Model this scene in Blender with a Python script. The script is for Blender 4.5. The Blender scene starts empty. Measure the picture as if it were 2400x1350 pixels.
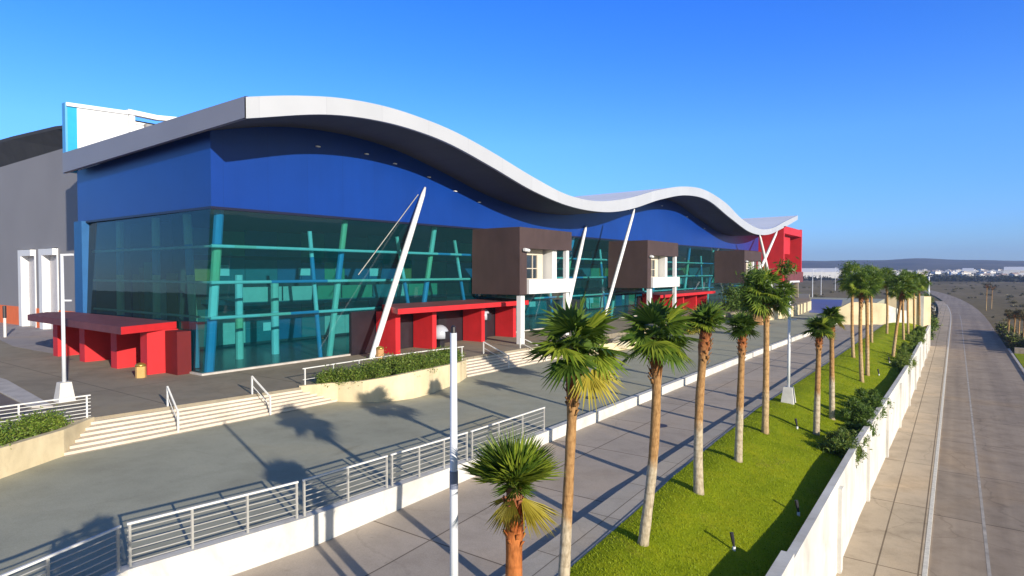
import bpy, math, random
import numpy as np
from mathutils import Vector, Matrix
sc = bpy.context.scene
COL = sc.collection
rad = math.radians

# ------------------------------------------------------------------ materials
def ramp(nt, fac, stops, interp='LINEAR'):
    r = nt.nodes.new('ShaderNodeValToRGB'); r.color_ramp.interpolation = interp
    e = r.color_ramp.elements
    while len(e) < len(stops): e.new(0.5)
    for k, (p, c) in enumerate(stops):
        e[k].position = p; e[k].color = (c[0], c[1], c[2], 1)
    nt.links.new(fac, r.inputs[0]); return r.outputs[0]
def mixc(nt, mode, fac, a, b):
    m = nt.nodes.new('ShaderNodeMix'); m.data_type = 'RGBA'; m.blend_type = mode
    for sock, val in ((m.inputs[0], fac), (m.inputs[6], a), (m.inputs[7], b)):
        if hasattr(val, 'links'): nt.links.new(val, sock)
        elif isinstance(val, (int, float)): sock.default_value = val
        else: sock.default_value = (val[0], val[1], val[2], 1)
    return m.outputs[2]
def noise(nt, vec, scale, detail=5, rough=.55, dist=0.):
    n = nt.nodes.new('ShaderNodeTexNoise'); n.inputs['Scale'].default_value = scale
    n.inputs['Detail'].default_value = detail; n.inputs['Roughness'].default_value = rough
    n.inputs['Distortion'].default_value = dist
    if vec is not None: nt.links.new(vec, n.inputs['Vector'])
    return n.outputs['Fac']
def mapping(nt, vec, scale=(1, 1, 1), rot=(0, 0, 0), loc=(0, 0, 0)):
    m = nt.nodes.new('ShaderNodeMapping'); m.inputs['Scale'].default_value = scale
    m.inputs['Rotation'].default_value = rot; m.inputs['Location'].default_value = loc
    nt.links.new(vec, m.inputs['Vector']); return m.outputs[0]
def new_mat(name):
    m = bpy.data.materials.new(name); m.use_nodes = True; nt = m.node_tree
    b = nt.nodes['Principled BSDF']; tc = nt.nodes.new('ShaderNodeTexCoord')
    return m, nt, b, tc
def bump(nt, b, h, strength, dist=.02):
    n = nt.nodes.new('ShaderNodeBump'); n.inputs['Strength'].default_value = strength
    n.inputs['Distance'].default_value = dist
    nt.links.new(h, n.inputs['Height']); nt.links.new(n.outputs[0], b.inputs['Normal'])
def plain(name, c, rough=.6, var=.12, scale=1.5, metal=0., bmp=0., streak=0., spec=.5, joints=None, stain=0):
    m, nt, b, tc = new_mat(name); v = tc.outputs['Object']
    f = noise(nt, v, scale)
    lo = [x * (1 - var) for x in c]; hi = [min(1, x * (1 + var)) for x in c]
    col = ramp(nt, f, [(.3, lo), (.7, hi)])
    if streak:
        s = noise(nt, mapping(nt, v, (.9, .9, .1)), 1.6, 5)
        col = mixc(nt, 'MULTIPLY', streak, col, ramp(nt, s, [(.35, (.55, .52, .48)), (.6, (1, 1, 1))]))
    if stain:
        st = noise(nt, mapping(nt, v, (.7, .7, .45)), 1.1, 7, .7, .8)
        col = mixc(nt, 'MULTIPLY', stain, col, ramp(nt, st, [(.3, (.5, .46, .4)), (.45, (.85, .83, .8)), (.55, (1, 1, 1))]))
    if joints:      # joints = (axis rotation, width, height, dark colour)
        br = nt.nodes.new('ShaderNodeTexBrick'); br.offset = 0
        nt.links.new(mapping(nt, v, rot=joints[0]), br.inputs['Vector'])
        br.inputs['Scale'].default_value = 1; br.inputs['Mortar Size'].default_value = joints[4] if len(joints) > 4 else .012
        br.inputs['Brick Width'].default_value = joints[1]; br.inputs['Row Height'].default_value = joints[2]
        br.inputs['Mortar Smooth'].default_value = 0
        br.inputs['Color1'].default_value = (1, 1, 1, 1); br.inputs['Color2'].default_value = (.94, .94, .94, 1)
        br.inputs['Mortar'].default_value = (*joints[3], 1)
        col = mixc(nt, 'MULTIPLY', 1., col, br.outputs['Color'])
    nt.links.new(col, b.inputs['Base Color'])
    b.inputs['Roughness'].default_value = rough; b.inputs['Metallic'].default_value = metal
    b.inputs['Specular IOR Level'].default_value = spec
    if bmp: bump(nt, b, noise(nt, v, scale * 14, 4), bmp)
    return m
def concrete(name, c, slab=None, stain=.55, cracks=.5, warm=(1.12, 1.03, .9), lanes=0):
    m, nt, b, tc = new_mat(name); v = tc.outputs['Object']
    big = noise(nt, v, .11, 6, .6, .6); mid = noise(nt, v, .8, 6, .65); fine = noise(nt, v, 26, 3)
    col = ramp(nt, big, [(.3, [x * .84 for x in c]), (.52, c), (.75, [x * w for x, w in zip(c, warm)])])
    col = mixc(nt, 'MULTIPLY', stain, col, ramp(nt, mid, [(.3, (.62, .6, .58)), (.55, (1, 1, 1)), (.8, (1.1, 1.08, 1.05))]))
    col = mixc(nt, 'MULTIPLY', .35, col, ramp(nt, fine, [(.25, (.6, .6, .6)), (.7, (1.15, 1.15, 1.15))]))
    blot = noise(nt, mapping(nt, v, (.5, .2, .5)), .9, 3, .5, .4)
    col = mixc(nt, 'MULTIPLY', .8, col, ramp(nt, blot, [(.0, (1, 1, 1)), (.66, (1, 1, 1)), (.78, (.72, .7, .68))]))
    if lanes: col = mixc(nt, 'MULTIPLY', lanes, col, ramp(nt, noise(nt, mapping(nt, v, (.75, .012, 1)), 1, 4), [(.38, (.68, .67, .68)), (.6, (1.05, 1.04, 1.02))]))
    if slab:
        br = nt.nodes.new('ShaderNodeTexBrick'); br.offset = 0
        nt.links.new(mapping(nt, v, loc=slab[3] if len(slab) > 3 else (0, 0, 0)), br.inputs['Vector'])
        br.inputs['Scale'].default_value = 1; br.inputs['Mortar Size'].default_value = slab[2]
        br.inputs['Mortar Smooth'].default_value = .3
        br.inputs['Brick Width'].default_value = slab[0]; br.inputs['Row Height'].default_value = slab[1]
        br.inputs['Color1'].default_value = (1, 1, 1, 1); br.inputs['Color2'].default_value = (.88, .89, .9, 1)
        br.inputs['Mortar'].default_value = (.3, .28, .26, 1)
        col = mixc(nt, 'MULTIPLY', .9, col, br.outputs['Color'])
    sp = noise(nt, v, 1.7, 4, .6, .3); col = mixc(nt, 'MULTIPLY', stain, col, ramp(nt, sp, [(.68, (1, 1, 1)), (.76, (.6, .58, .56))]))
    if cracks:
        vo = nt.nodes.new('ShaderNodeTexVoronoi'); vo.feature = 'DISTANCE_TO_EDGE'; vo.inputs['Scale'].default_value = .16
        w = nt.nodes.new('ShaderNodeVectorMath'); w.operation = 'ADD'
        n3 = nt.nodes.new('ShaderNodeTexNoise'); n3.inputs['Scale'].default_value = .7; n3.inputs['Detail'].default_value = 4
        nt.links.new(v, n3.inputs['Vector']); nt.links.new(v, w.inputs[0]); nt.links.new(n3.outputs['Color'], w.inputs[1])
        nt.links.new(w.outputs[0], vo.inputs['Vector'])
        col = mixc(nt, 'MULTIPLY', cracks, col, ramp(nt, vo.outputs['Distance'], [(0, (.4, .38, .36)), (.004, (.55, .53, .5)), (.008, (1, 1, 1))]))
    nt.links.new(col, b.inputs['Base Color']); b.inputs['Roughness'].default_value = .85
    b.inputs['Specular IOR Level'].default_value = .25
    bump(nt, b, fine, .25, .01)
    return m
def leaf(name, a, bcol, rough=.5, trans=.25):
    m, nt, b, tc = new_mat(name)
    g = nt.nodes.new('ShaderNodeNewGeometry')
    n = noise(nt, tc.outputs['Object'], 2.2, 2)
    ad = nt.nodes.new('ShaderNodeMath'); ad.operation = 'MULTIPLY_ADD'; ad.inputs[1].default_value = .55; ad.inputs[2].default_value = 0
    nt.links.new(g.outputs['Random Per Island'], ad.inputs[0])
    ad2 = nt.nodes.new('ShaderNodeMath'); ad2.operation = 'MULTIPLY_ADD'; ad2.inputs[1].default_value = .45
    nt.links.new(n, ad2.inputs[0]); nt.links.new(ad.outputs[0], ad2.inputs[2])
    col = ramp(nt, ad2.outputs[0], [(.15, a), (.75, bcol)])
    nt.links.new(col, b.inputs['Base Color']); b.inputs['Roughness'].default_value = rough
    b.inputs['Specular IOR Level'].default_value = .35
    t = nt.nodes.new('ShaderNodeBsdfTranslucent'); nt.links.new(col, t.inputs['Color'])
    mx = nt.nodes.new('ShaderNodeMixShader'); mx.inputs[0].default_value = trans
    nt.links.new(b.outputs[0], mx.inputs[1]); nt.links.new(t.outputs[0], mx.inputs[2])
    nt.links.new(mx.outputs[0], nt.nodes['Material Output'].inputs['Surface'])
    return m
def glass(name, tint, refl=.9, ior=1.6, film=.13):
    m, nt, b, tc = new_mat(name); nt.nodes.remove(b)
    tr = nt.nodes.new('ShaderNodeBsdfTransparent'); tr.inputs[0].default_value = (*tint, 1)
    gl = nt.nodes.new('ShaderNodeBsdfGlossy'); gl.inputs['Color'].default_value = (refl, refl, refl, 1); gl.inputs['Roughness'].default_value = .015
    fr = nt.nodes.new('ShaderNodeFresnel'); fr.inputs['IOR'].default_value = ior
    bp = nt.nodes.new('ShaderNodeBump'); bp.inputs['Strength'].default_value = .04; bp.inputs['Distance'].default_value = .1
    nt.links.new(noise(nt, tc.outputs['Object'], .35, 2), bp.inputs['Height']); nt.links.new(bp.outputs[0], gl.inputs['Normal'])
    df = nt.nodes.new('ShaderNodeBsdfDiffuse'); df.inputs[0].default_value = (.01, .15, .2, 1); m0 = nt.nodes.new('ShaderNodeMixShader'); m0.inputs[0].default_value = film
    nt.links.new(tr.outputs[0], m0.inputs[1]); nt.links.new(df.outputs[0], m0.inputs[2])
    mx = nt.nodes.new('ShaderNodeMixShader'); nt.links.new(fr.outputs[0], mx.inputs[0])
    nt.links.new(m0.outputs[0], mx.inputs[1]); nt.links.new(gl.outputs[0], mx.inputs[2])
    nt.links.new(mx.outputs[0], nt.nodes['Material Output'].inputs['Surface'])
    return m
def bark(name, low=(.5, .42, .3), mid=(.42, .24, .1), top=(.16, .06, .025), whitewash=.38):
    m, nt, b, tc = new_mat(name); v = tc.outputs['Object']
    sep = nt.nodes.new('ShaderNodeSeparateXYZ'); nt.links.new(tc.outputs['Generated'], sep.inputs[0])
    n = noise(nt, mapping(nt, v, (5, 5, 1.2)), 2.2, 5)
    mm = nt.nodes.new('ShaderNodeMath'); mm.operation = 'MULTIPLY_ADD'; mm.inputs[1].default_value = .14; mm.inputs[2].default_value = -.07
    nt.links.new(n, mm.inputs[0])
    zz = nt.nodes.new('ShaderNodeMath'); zz.operation = 'ADD'; nt.links.new(mm.outputs[0], zz.inputs[0]); nt.links.new(sep.outputs['Z'], zz.inputs[1])
    col = ramp(nt, zz.outputs[0], [(0, [x * .8 for x in low]), (whitewash * .4, low), (whitewash, low), (whitewash + .07, mid), (.8, [x * .9 for x in mid]), (.9, (mid[0] * .75, mid[1] * .45, mid[2] * .4)), (.965, top)])
    rings = nt.nodes.new('ShaderNodeTexWave'); rings.bands_direction = 'Z'; rings.inputs['Scale'].default_value = 1.1
    rings.inputs['Distortion'].default_value = 9; rings.inputs['Detail'].default_value = 5
    nt.links.new(v, rings.inputs['Vector'])
    col = mixc(nt, 'MULTIPLY', .4, col, ramp(nt, rings.outputs['Fac'], [(.0, (.6, .55, .5)), (.3, (1, 1, 1))]))
    col = mixc(nt, 'MULTIPLY', .7, col, ramp(nt, noise(nt, mapping(nt, v, (9, 9, 3)), 2, 4), [(.3, (.5, .45, .4)), (.6, (1.1, 1.1, 1.1))]))
    nt.links.new(col, b.inputs['Base Color']); b.inputs['Roughness'].default_value = .9; b.inputs['Specular IOR Level'].default_value = .15
    bump(nt, b, n, .7, .03)
    return m

M = {}
M['white'] = plain('white_paint', (.8, .8, .8), .5, .03, .6)
M['roofwhite'] = plain('white_roof_sheet', (.88, .88, .87), .45, .03, .3, joints=((0, 0, 0), 40, 4.5, (.72, .72, .74), .02))
M['fascia'] = plain('white_fascia', (.5, .515, .55), .35, .03, .4, joints=((0, rad(90), 0), 40, 4.6, (.78, .78, .8), .015))
M['greymetal'] = plain('grey_cladding', (.25, .25, .285), .5, .06, .25)
M['greywall'] = plain('grey_hall_wall', (.27, .26, .265), .7, .05, .18)
M['darkroof'] = plain('dark_roof', (.05, .048, .046), .8, .2, .5)
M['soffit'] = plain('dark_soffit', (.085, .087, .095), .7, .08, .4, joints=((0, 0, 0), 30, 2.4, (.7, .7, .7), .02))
M['pillar'] = plain('pillar_blue', (.015, .11, .3), .45, .06)
M['blue'] = plain('blue_panel', (.003, .042, .27), .35, .06, .3, streak=.1, joints=((0, rad(90), 0), 30, 3.1, (.7, .7, .75), .014))
M['navy'] = plain('navy_trim', (.01, .012, .04), .4, .1)
M['turq'] = plain('turquoise_panel', (.02, .36, .62), .4, .05)
M['red'] = plain('red_render', (.62, .022, .028), .55, .08, .7, bmp=.1, streak=.15, stain=.25)
M['redtop'] = plain('dull_red', (.17, .048, .05), .6, .22, .9, streak=.2)  # duller, browner red for canopy tops, side canopy edges and the tray
M['redshade'] = plain('shaded_red', (.13, .004, .006), .6, .08)  # darker copy of the red with shade put into the colour
M['brown'] = plain('brown_render', (.07, .043, .041), .7, .1, .5, bmp=.08, streak=.2, stain=.3)
M['beige'] = plain('beige_frame', (.68, .6, .48), .6, .08, .8)
M['cream'] = plain('cream_render', (.72, .6, .38), .8, .1, .35, bmp=.15, streak=.2, stain=.4)
M['wallwhite'] = plain('white_render', (.67, .655, .61), .85, .14, .45, bmp=.3, streak=.16, stain=.45)
M['stairs'] = plain('pale_stair_stone', (.68, .59, .47), .8, .12, .8, bmp=.2)
M['orange'] = plain('orange_plinth', (.95, .19, .035), .6, .1, .6)
M['rail'] = plain('grey_rail_paint', (.4, .39, .36), .4, .1, 3)
M['railw'] = plain('white_rail_paint', (.75, .74, .7), .4, .08, 3)
M['tan'] = plain('tan_bin', (.6, .36, .12), .6, .1, 4)
M['gold'] = plain('gold_lid', (.5, .34, .08), .35, .1, 6, metal=.7)
M['dark'] = plain('dark_panel', (.025, .022, .028), .4, .2)
M['door'] = plain('dark_door', (.022, .018, .024), .35, .15)
M['doorpale'] = plain('pale_door', (.5, .48, .5), .5, .08)
M['lampw'] = plain('lamp_white', (.72, .74, .78), .4, .05, 2)
M['lampgrey'] = plain('lamp_grey_band', (.2, .23, .32), .5, .08, 4)
M['conc'] = plain('lamp_plinth', (.66, .63, .58), .8, .12, 2, bmp=.2)
M['dome'] = plain('white_dome', (.46, .49, .55), .3, .04, 2)
M['soil'] = plain('soil', (.1, .065, .035), .95, .35, 2.5, bmp=.4)
M['rock'] = plain('pale_rock', (.62, .54, .4), .9, .25, 3, bmp=.5)
M['wood'] = plain('grey_wood', (.3, .25, .2), .9, .25, 3, bmp=.3)
M['terra'] = plain('terracotta', (.55, .3, .13), .8, .12, 1, streak=.4)
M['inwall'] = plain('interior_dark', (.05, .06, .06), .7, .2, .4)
M['infloor'] = plain('interior_floor', (.16, .17, .16), .25, .12, .5)
M['winglass'] = plain('window_glass', (.03, .045, .06), .06, .1, 1, spec=.8)
M['cgreen'] = plain('green_column_paint', (.55, .72, .4), .5, .05)
M['cblue'] = plain('blue_column_paint', (.1, .38, .75), .5, .05)
M['ccyan'] = plain('cyan_column_paint', (.75, .95, .92), .5, .05)
M['cmint'] = plain('mint_column_paint', (.7, .85, .7), .5, .05)
M['panel_a'] = plain('panel_green', (.12, .36, .2), .6, .08)
M['panel_b'] = plain('panel_teal', (.05, .2, .24), .6, .08)
M['panel_c'] = plain('panel_olive', (.28, .26, .06), .6, .08)
M['panel_d'] = plain('panel_pale', (.55, .7, .6), .6, .08)
M['panel_e'] = plain('panel_blue', (.03, .14, .3), .6, .08)
M['glass'] = glass('teal_glass', (.27, .63, .68), film=.12)
M['sideglass'] = glass('dark_teal_glass', (.42, .66, .52), .8, 1.38)
M['plaza'] = concrete('plaza_concrete', (.43, .425, .325), None, .35, .06)
M['podium'] = concrete('podium_concrete', (.35, .3, .22), (9.2, 7.3, .03), .5, .15)
M['drive'] = concrete('drive_concrete', (.52, .44, .36), (30, 5.4, .03), .4, .15)
M['walk'] = concrete('walk_concrete', (.5, .45, .38), (20, 3.1, .02), .4, .15)
M['street'] = concrete('street_concrete', (.43, .345, .265), (200, 8.2, .04, (100, 3, 0)), .6, .3, lanes=.5)
M['stwalk'] = concrete('street_walk_concrete', (.62, .5, .36), (1.36, 8.2, .035, (.05, 3, 0)), .6, .25)
M['asphalt'] = concrete('forecourt_asphalt', (.2, .165, .145), None, .4, .2)
M['apron'] = concrete('pale_apron', (.36, .33, .33), None, .3, .3)
M['stripe'] = plain('pale_kerb_stripe', (.5, .46, .42), .8, .15, 1.5)
M['bluepatch'] = plain('dark_blue', (.1, .13, .36), .7, .1, .15)
M['paint'] = plain('worn_white_line', (.7, .67, .6), .8, .15, 6)
M['paintfaint'] = plain('faint_line', (.42, .38, .34), .8, .35, 1.2)
M['leaf_fan'] = leaf('fan_leaf', (.03, .085, .012), (.17, .26, .035), .45, .35)
M['leaf_light'] = leaf('light_fan_leaf', (.1, .19, .015), (.34, .4, .045), .45, .35)
M['leaf_dark'] = leaf('dark_leaf', (.025, .07, .012), (.13, .2, .03))
M['leaf_dry'] = leaf('yellow_leaf', (.3, .25, .03), (.5, .42, .05))
M['leaf_dead'] = leaf('brown_leaf', (.12, .07, .03), (.35, .24, .1))
M['hedge'] = leaf('hedge_leaf', (.04, .085, .012), (.22, .26, .04))
M['hedge_bright'] = leaf('bright_hedge_leaf', (.05, .13, .01), (.26, .36, .05))
M['scrub'] = leaf('scrub_leaf', (.05, .05, .025), (.16, .14, .07))
M['farwood'] = leaf('far_wood_leaf', (.018, .024, .016), (.045, .05, .03))
M['grass'] = leaf('lawn_blade', (.23, .3, .006), (.34, .41, .01), .6, .3)
M['bark'] = bark('palm_bark')
M['bark_red'] = bark('red_palm_bark', (.5, .4, .28), (.5, .17, .05), (.3, .14, .07), .3)
M['bark_plain'] = bark('pale_bark', (.5, .36, .2), (.5, .3, .13), (.2, .1, .05), .3)
M['housew'] = plain('house_white', (.8, .78, .74), .8, .06, .2)
M['houseg'] = plain('house_tan', (.5, .44, .38), .8, .06, .2)
M['roofred'] = plain('house_roof', (.4, .3, .26), .8, .1, .2)

m, nt, b, tc = new_mat('lawn_ground'); v = tc.outputs['Object']
g_ = ramp(nt, noise(nt, v, .7, 6, .6, .4), [(.3, (.19, .25, .006)), (.5, (.255, .315, .008)), (.72, (.34, .36, .012))])
g_ = mixc(nt, 'MIX', ramp(nt, noise(nt, v, .33, 6, .7, 1.), [(.57, (0, 0, 0)), (.7, (.75, .75, .75))]), g_, (.34, .29, .05))
g_ = mixc(nt, 'MULTIPLY', .5, g_, ramp(nt, noise(nt, mapping(nt, v, (3, 1, 1)), 9, 4), [(.3, (.6, .6, .5)), (.65, (1.15, 1.15, 1))]))
nt.links.new(g_, b.inputs['Base Color']); b.inputs['Roughness'].default_value = .95; b.inputs['Specular IOR Level'].default_value = .1
bump(nt, b, noise(nt, v, 30, 3), .6, .05); M['lawn'] = m
m, nt, b, tc = new_mat('plain_earth'); v = tc.outputs['Object']
g_ = ramp(nt, noise(nt, mapping(nt, v, (1, .35, 1)), .02, 7, .6, .5), [(.3, (.17, .135, .075)), (.5, (.23, .18, .1)), (.7, (.31, .245, .15))])
g_ = mixc(nt, 'MULTIPLY', .6, g_, ramp(nt, noise(nt, v, .35, 6, .7), [(.35, (.5, .5, .45)), (.6, (1.1, 1.1, 1.05))]))
nt.links.new(g_, b.inputs['Base Color']); b.inputs['Roughness'].default_value = 1; b.inputs['Specular IOR Level'].default_value = .05
M['earth'] = m
m, nt, b, tc = new_mat('hill_scrub'); v = tc.outputs['Object']
g_ = ramp(nt, noise(nt, v, .006, 8, .65), [(.35, (.06, .058, .045)), (.65, (.15, .13, .1))])
nt.links.new(g_, b.inputs['Base Color']); b.inputs['Roughness'].default_value = 1; b.inputs['Specular IOR Level'].default_value = 0
M['hill'] = m

# ------------------------------------------------------------------ mesh helper
class MB:
    def __init__(s): s.v = []; s.f = []; s.mi = []
    def quad(s, *p, mi=0):
        i = len(s.v); s.v += [tuple(q) for q in p]; s.f.append(tuple(range(i, i + len(p)))); s.mi.append(mi)
    def box(s, x0, x1, y0, y1, z0, z1, mi=0):
        s.prism([(x0, y0), (x1, y0), (x1, y1), (x0, y1)], z0, z1, mi)
    def prism(s, pts, z0, z1, mi=0):
        n = len(pts)
        a = sum(pts[k][0] * pts[(k + 1) % n][1] - pts[(k + 1) % n][0] * pts[k][1] for k in range(n))
        if a < 0: pts = pts[::-1]; z0 = z0[::-1] if isinstance(z0, list) else z0; z1 = z1[::-1] if isinstance(z1, list) else z1
        z0 = z0 if isinstance(z0, list) else [z0] * n; z1 = z1 if isinstance(z1, list) else [z1] * n
        i = len(s.v)
        s.v += [(p[0], p[1], z) for p, z in zip(pts, z0)] + [(p[0], p[1], z) for p, z in zip(pts, z1)]
        s.f.append(tuple(range(i + n - 1, i - 1, -1))); s.f.append(tuple(range(i + n, i + 2 * n)))
        for k in range(n):
            q = (k + 1) % n; s.f.append((i + k, i + q, i + n + q, i + n + k))
        s.mi += [mi] * (n + 2)
    def tube(s, pts, rs, n=10, mi=0, cap=True):
        pts = [Vector(p) for p in pts]
        if isinstance(rs, (int, float)): rs = [rs] * len(pts)
        base = len(s.v)
        for k, p in enumerate(pts):
            t = (pts[min(k + 1, len(pts) - 1)] - pts[max(k - 1, 0)]).normalized()
            a = Vector((0, 0, 1)) if abs(t.z) < .9 else Vector((1, 0, 0))
            u = t.cross(a).normalized(); w = t.cross(u)
            for j in range(n):
                an = 2 * math.pi * j / n
                s.v.append(tuple(p + (u * math.cos(an) + w * math.sin(an)) * rs[k]))
        for k in range(len(pts) - 1):
            for j in range(n):
                a0 = base + k * n + j; a1 = base + k * n + (j + 1) % n
                s.f.append((a0, a0 + n, a1 + n, a1)); s.mi.append(mi)
        if cap:
            s.f.append(tuple(base + j for j in range(n))); s.mi.append(mi)
            e = base + (len(pts) - 1) * n
            s.f.append(tuple(e + j for j in range(n - 1, -1, -1))); s.mi.append(mi)
    def bar(s, p0, p1, w, h, mi=0):     # rectangular bar, h vertical-ish
        p0, p1 = Vector(p0), Vector(p1); t = (p1 - p0).normalized()
        a = Vector((0, 0, 1)) if abs(t.z) < .95 else Vector((1, 0, 0))
        u = t.cross(a).normalized() * w / 2; q = u.normalized().cross(t) * h / 2
        i = len(s.v)
        for p in (p0, p1):
            s.v += [tuple(p - u - q), tuple(p + u - q), tuple(p + u + q), tuple(p - u + q)]
        s.f += [(i, i + 1, i + 2, i + 3), (i + 7, i + 6, i + 5, i + 4)] + [(i + k, i + 4 + k, i + 4 + (k + 1) % 4, i + (k + 1) % 4) for k in range(4)]
        s.mi += [mi] * 6
    def frustum(s, c, w0, w1, z0, z1, mi=0):
        x, y = c; i = len(s.v)
        for w, z in ((w0, z0), (w1, z1)):
            s.v += [(x - w, y - w, z), (x + w, y - w, z), (x + w, y + w, z), (x - w, y + w, z)]
        s.f += [(i + 3, i + 2, i + 1, i), (i + 4, i + 5, i + 6, i + 7)] + [(i + k, i + (k + 1) % 4, i + 4 + (k + 1) % 4, i + 4 + k) for k in range(4)]
        s.mi += [mi] * 6
    def lathe(s, c, prof, n=16, mi=0):
        s.tube([(c[0], c[1], c[2] + z) for r, z in prof], [max(r, .002) for r, z in prof], n, mi)
    def build(s, name, mats, parent=None, smooth=False, origin=None):
        if not isinstance(mats, (list, tuple)): mats = [mats]
        v = np.array(s.v, dtype=np.float64)
        if parent is not None: o = np.array(world_loc(parent))
        elif origin is not None: o = np.array(origin, dtype=float)
        else:
            lo, hi = v.min(0), v.max(0); o = np.array([(lo[0] + hi[0]) / 2, (lo[1] + hi[1]) / 2, lo[2]])
        me = bpy.data.meshes.new(name); me.from_pydata((v - o).tolist(), [], s.f)
        for q in mats: me.materials.append(q)
        if len(mats) > 1: me.polygons.foreach_set('material_index', s.mi)
        if smooth: me.polygons.foreach_set('use_smooth', [True] * len(me.polygons))
        me.update()
        ob = bpy.data.objects.new(name, me); COL.objects.link(ob)
        if parent is not None: ob.parent = parent; ob.location = (0, 0, 0)
        else: ob.location = o
        return ob
def world_loc(o):
    p = Vector((0, 0, 0))
    while o is not None: p += o.location; o = o.parent
    return p
def np_build(name, verts, faces, mat, parent=None):     # big leaf meshes: faces is an (n, k) array
    o = np.array(world_loc(parent)) if parent is not None else np.array([verts[:, 0].mean(), verts[:, 1].mean(), verts[:, 2].min()])
    me = bpy.data.meshes.new(name); n, k = faces.shape
    me.vertices.add(len(verts)); me.vertices.foreach_set('co', (verts - o).astype(np.float32).ravel())
    me.loops.add(n * k); me.loops.foreach_set('vertex_index', faces.astype(np.int32).ravel())
    me.polygons.add(n); me.polygons.foreach_set('loop_start', np.arange(0, n * k, k, dtype=np.int32))
    me.materials.append(mat); me.update(calc_edges=True); me.validate()
    ob = bpy.data.objects.new(name, me); COL.objects.link(ob)
    if parent is not None: ob.parent = parent; ob.location = (0, 0, 0)
    else: ob.location = o
    return ob
def thing(name, label, cat, loc, group=None, kind=None):
    o = bpy.data.objects.new(name, None); COL.objects.link(o); o.location = loc
    o.empty_display_size = .3
    return tag(o, label, cat, group, kind)
def tag(o, label=None, cat=None, group=None, kind=None):
    if label: o['label'] = label
    if cat: o['category'] = cat
    if group: o['group'] = group
    if kind: o['kind'] = kind
    return o
def struct(mb, name, mat, label=None, smooth=False):
    o = mb.build(name, mat, smooth=smooth); o['kind'] = 'structure'
    if label: o['label'] = label
    return o
def copy_tree(o, parent=None):
    c = o.copy(); COL.objects.link(c)
    if parent is not None: c.parent = parent
    for ch in o.children: copy_tree(ch, c)
    return c
def lerp(a, b, t): return tuple(x + (y - x) * t for x, y in zip(a, b))
def interp(x, xs, ys): return float(np.interp(x, xs, ys))

# ------------------------------------------------------------------ levels
def zs(y): return interp(y, [4, 12, 22, 60], [-1.85, -1.68, -1.3, -1.2])          # raised walk beside the lawn
def zd(y): return zs(y) - .15     # sunken drive
ZST = -5.29; ZSW = -5.17
XW = lambda y: interp(y, [0, 33, 64, 116], [-3.56, -3.55, -3.15, -3.1])   # street wall
LAWN_X = [(4, -8.4), (13, -8.5), (18.6, -8.55), (25, -8.8), (36, -9.1), (58, -8.75), (104, -8.5), (116, -7)]
def lawn_edge(y): return interp(y, [p[0] for p in LAWN_X], [p[1] for p in LAWN_X])
def lawn_z(x, y):
    x0, x1 = lawn_edge(y), XW(y) - .27
    t = min(1, max(0, (x - x0) / (x1 - x0)))
    z0 = zs(y) + .03; z1 = -2.2
    crest = .09 * math.sin(math.pi * min(1, t * 2.2)) + .05 * math.sin(y * .55 + x) * t
    return z0 + (z1 - z0) * (t ** 1.7) + crest

# ------------------------------------------------------------------ ground, hills
def ground_h(x, y):
    d = math.hypot(x, y)
    h = -5.5
    if d > 500: h += ((min(d, 2300) - 500) / 1800) ** 1.3 * 15
    return h
mb = MB(); NA, rs_ = 120, [0, 8, 20, 45, 90, 150, 230, 330, 450, 600, 800, 1000, 1250, 1500, 1800, 2100, 2400, 3000, 4200]
mb.v.append((0, 0, -5.5))
for r in rs_[1:]:
    for k in range(NA):
        a = 2 * math.pi * k / NA; x, y = r * math.cos(a), r * math.sin(a); mb.v.append((x, y, ground_h(x, y)))
for k in range(NA): mb.f.append((0, 1 + k, 1 + (k + 1) % NA))
for j in range(len(rs_) - 2):
    for k in range(NA):
        a = 1 + j * NA + k; b_ = 1 + j * NA + (k + 1) % NA; mb.f.append((a, a + NA, b_ + NA, b_))
mb.mi = [0] * len(mb.f); struct(mb, 'ground', M['earth'], 'wide brown scrubby plain', True)
mb = MB(); rr = random.Random(5); N = 260; rads = [2300, 2700, 3100, 3500, 3900]
ph = [rr.uniform(0, 6.28) for _ in range(8)]
def ridge(a):
    return 62 + 4 * math.sin(a * 7 + ph[0]) + 6 * math.sin(a * 17 + ph[1]) + 3.5 * math.sin(a * 41 + ph[2]) + 2 * math.sin(a * 83 + ph[3])
for j, r in enumerate(rads):
    for k in range(N + 1):
        a = rad(40) + rad(150) * k / N
        z = 8 + [0, .3, .62, 1, .75][j] * (ridge(a) - 8) * (1 + (.1 * math.sin(a * 60 + j * 2) if j in (1, 2) else 0))
        mb.v.append((r * math.cos(a), r * math.sin(a), z))
for j in range(4):
    for k in range(N):
        a = j * (N + 1) + k; mb.f.append((a, a + N + 1, a + N + 2, a + 1))
mb.mi = [0] * len(mb.f); struct(mb, 'hills', M['hill'], 'long low blue grey ridge on the horizon', True)

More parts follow.
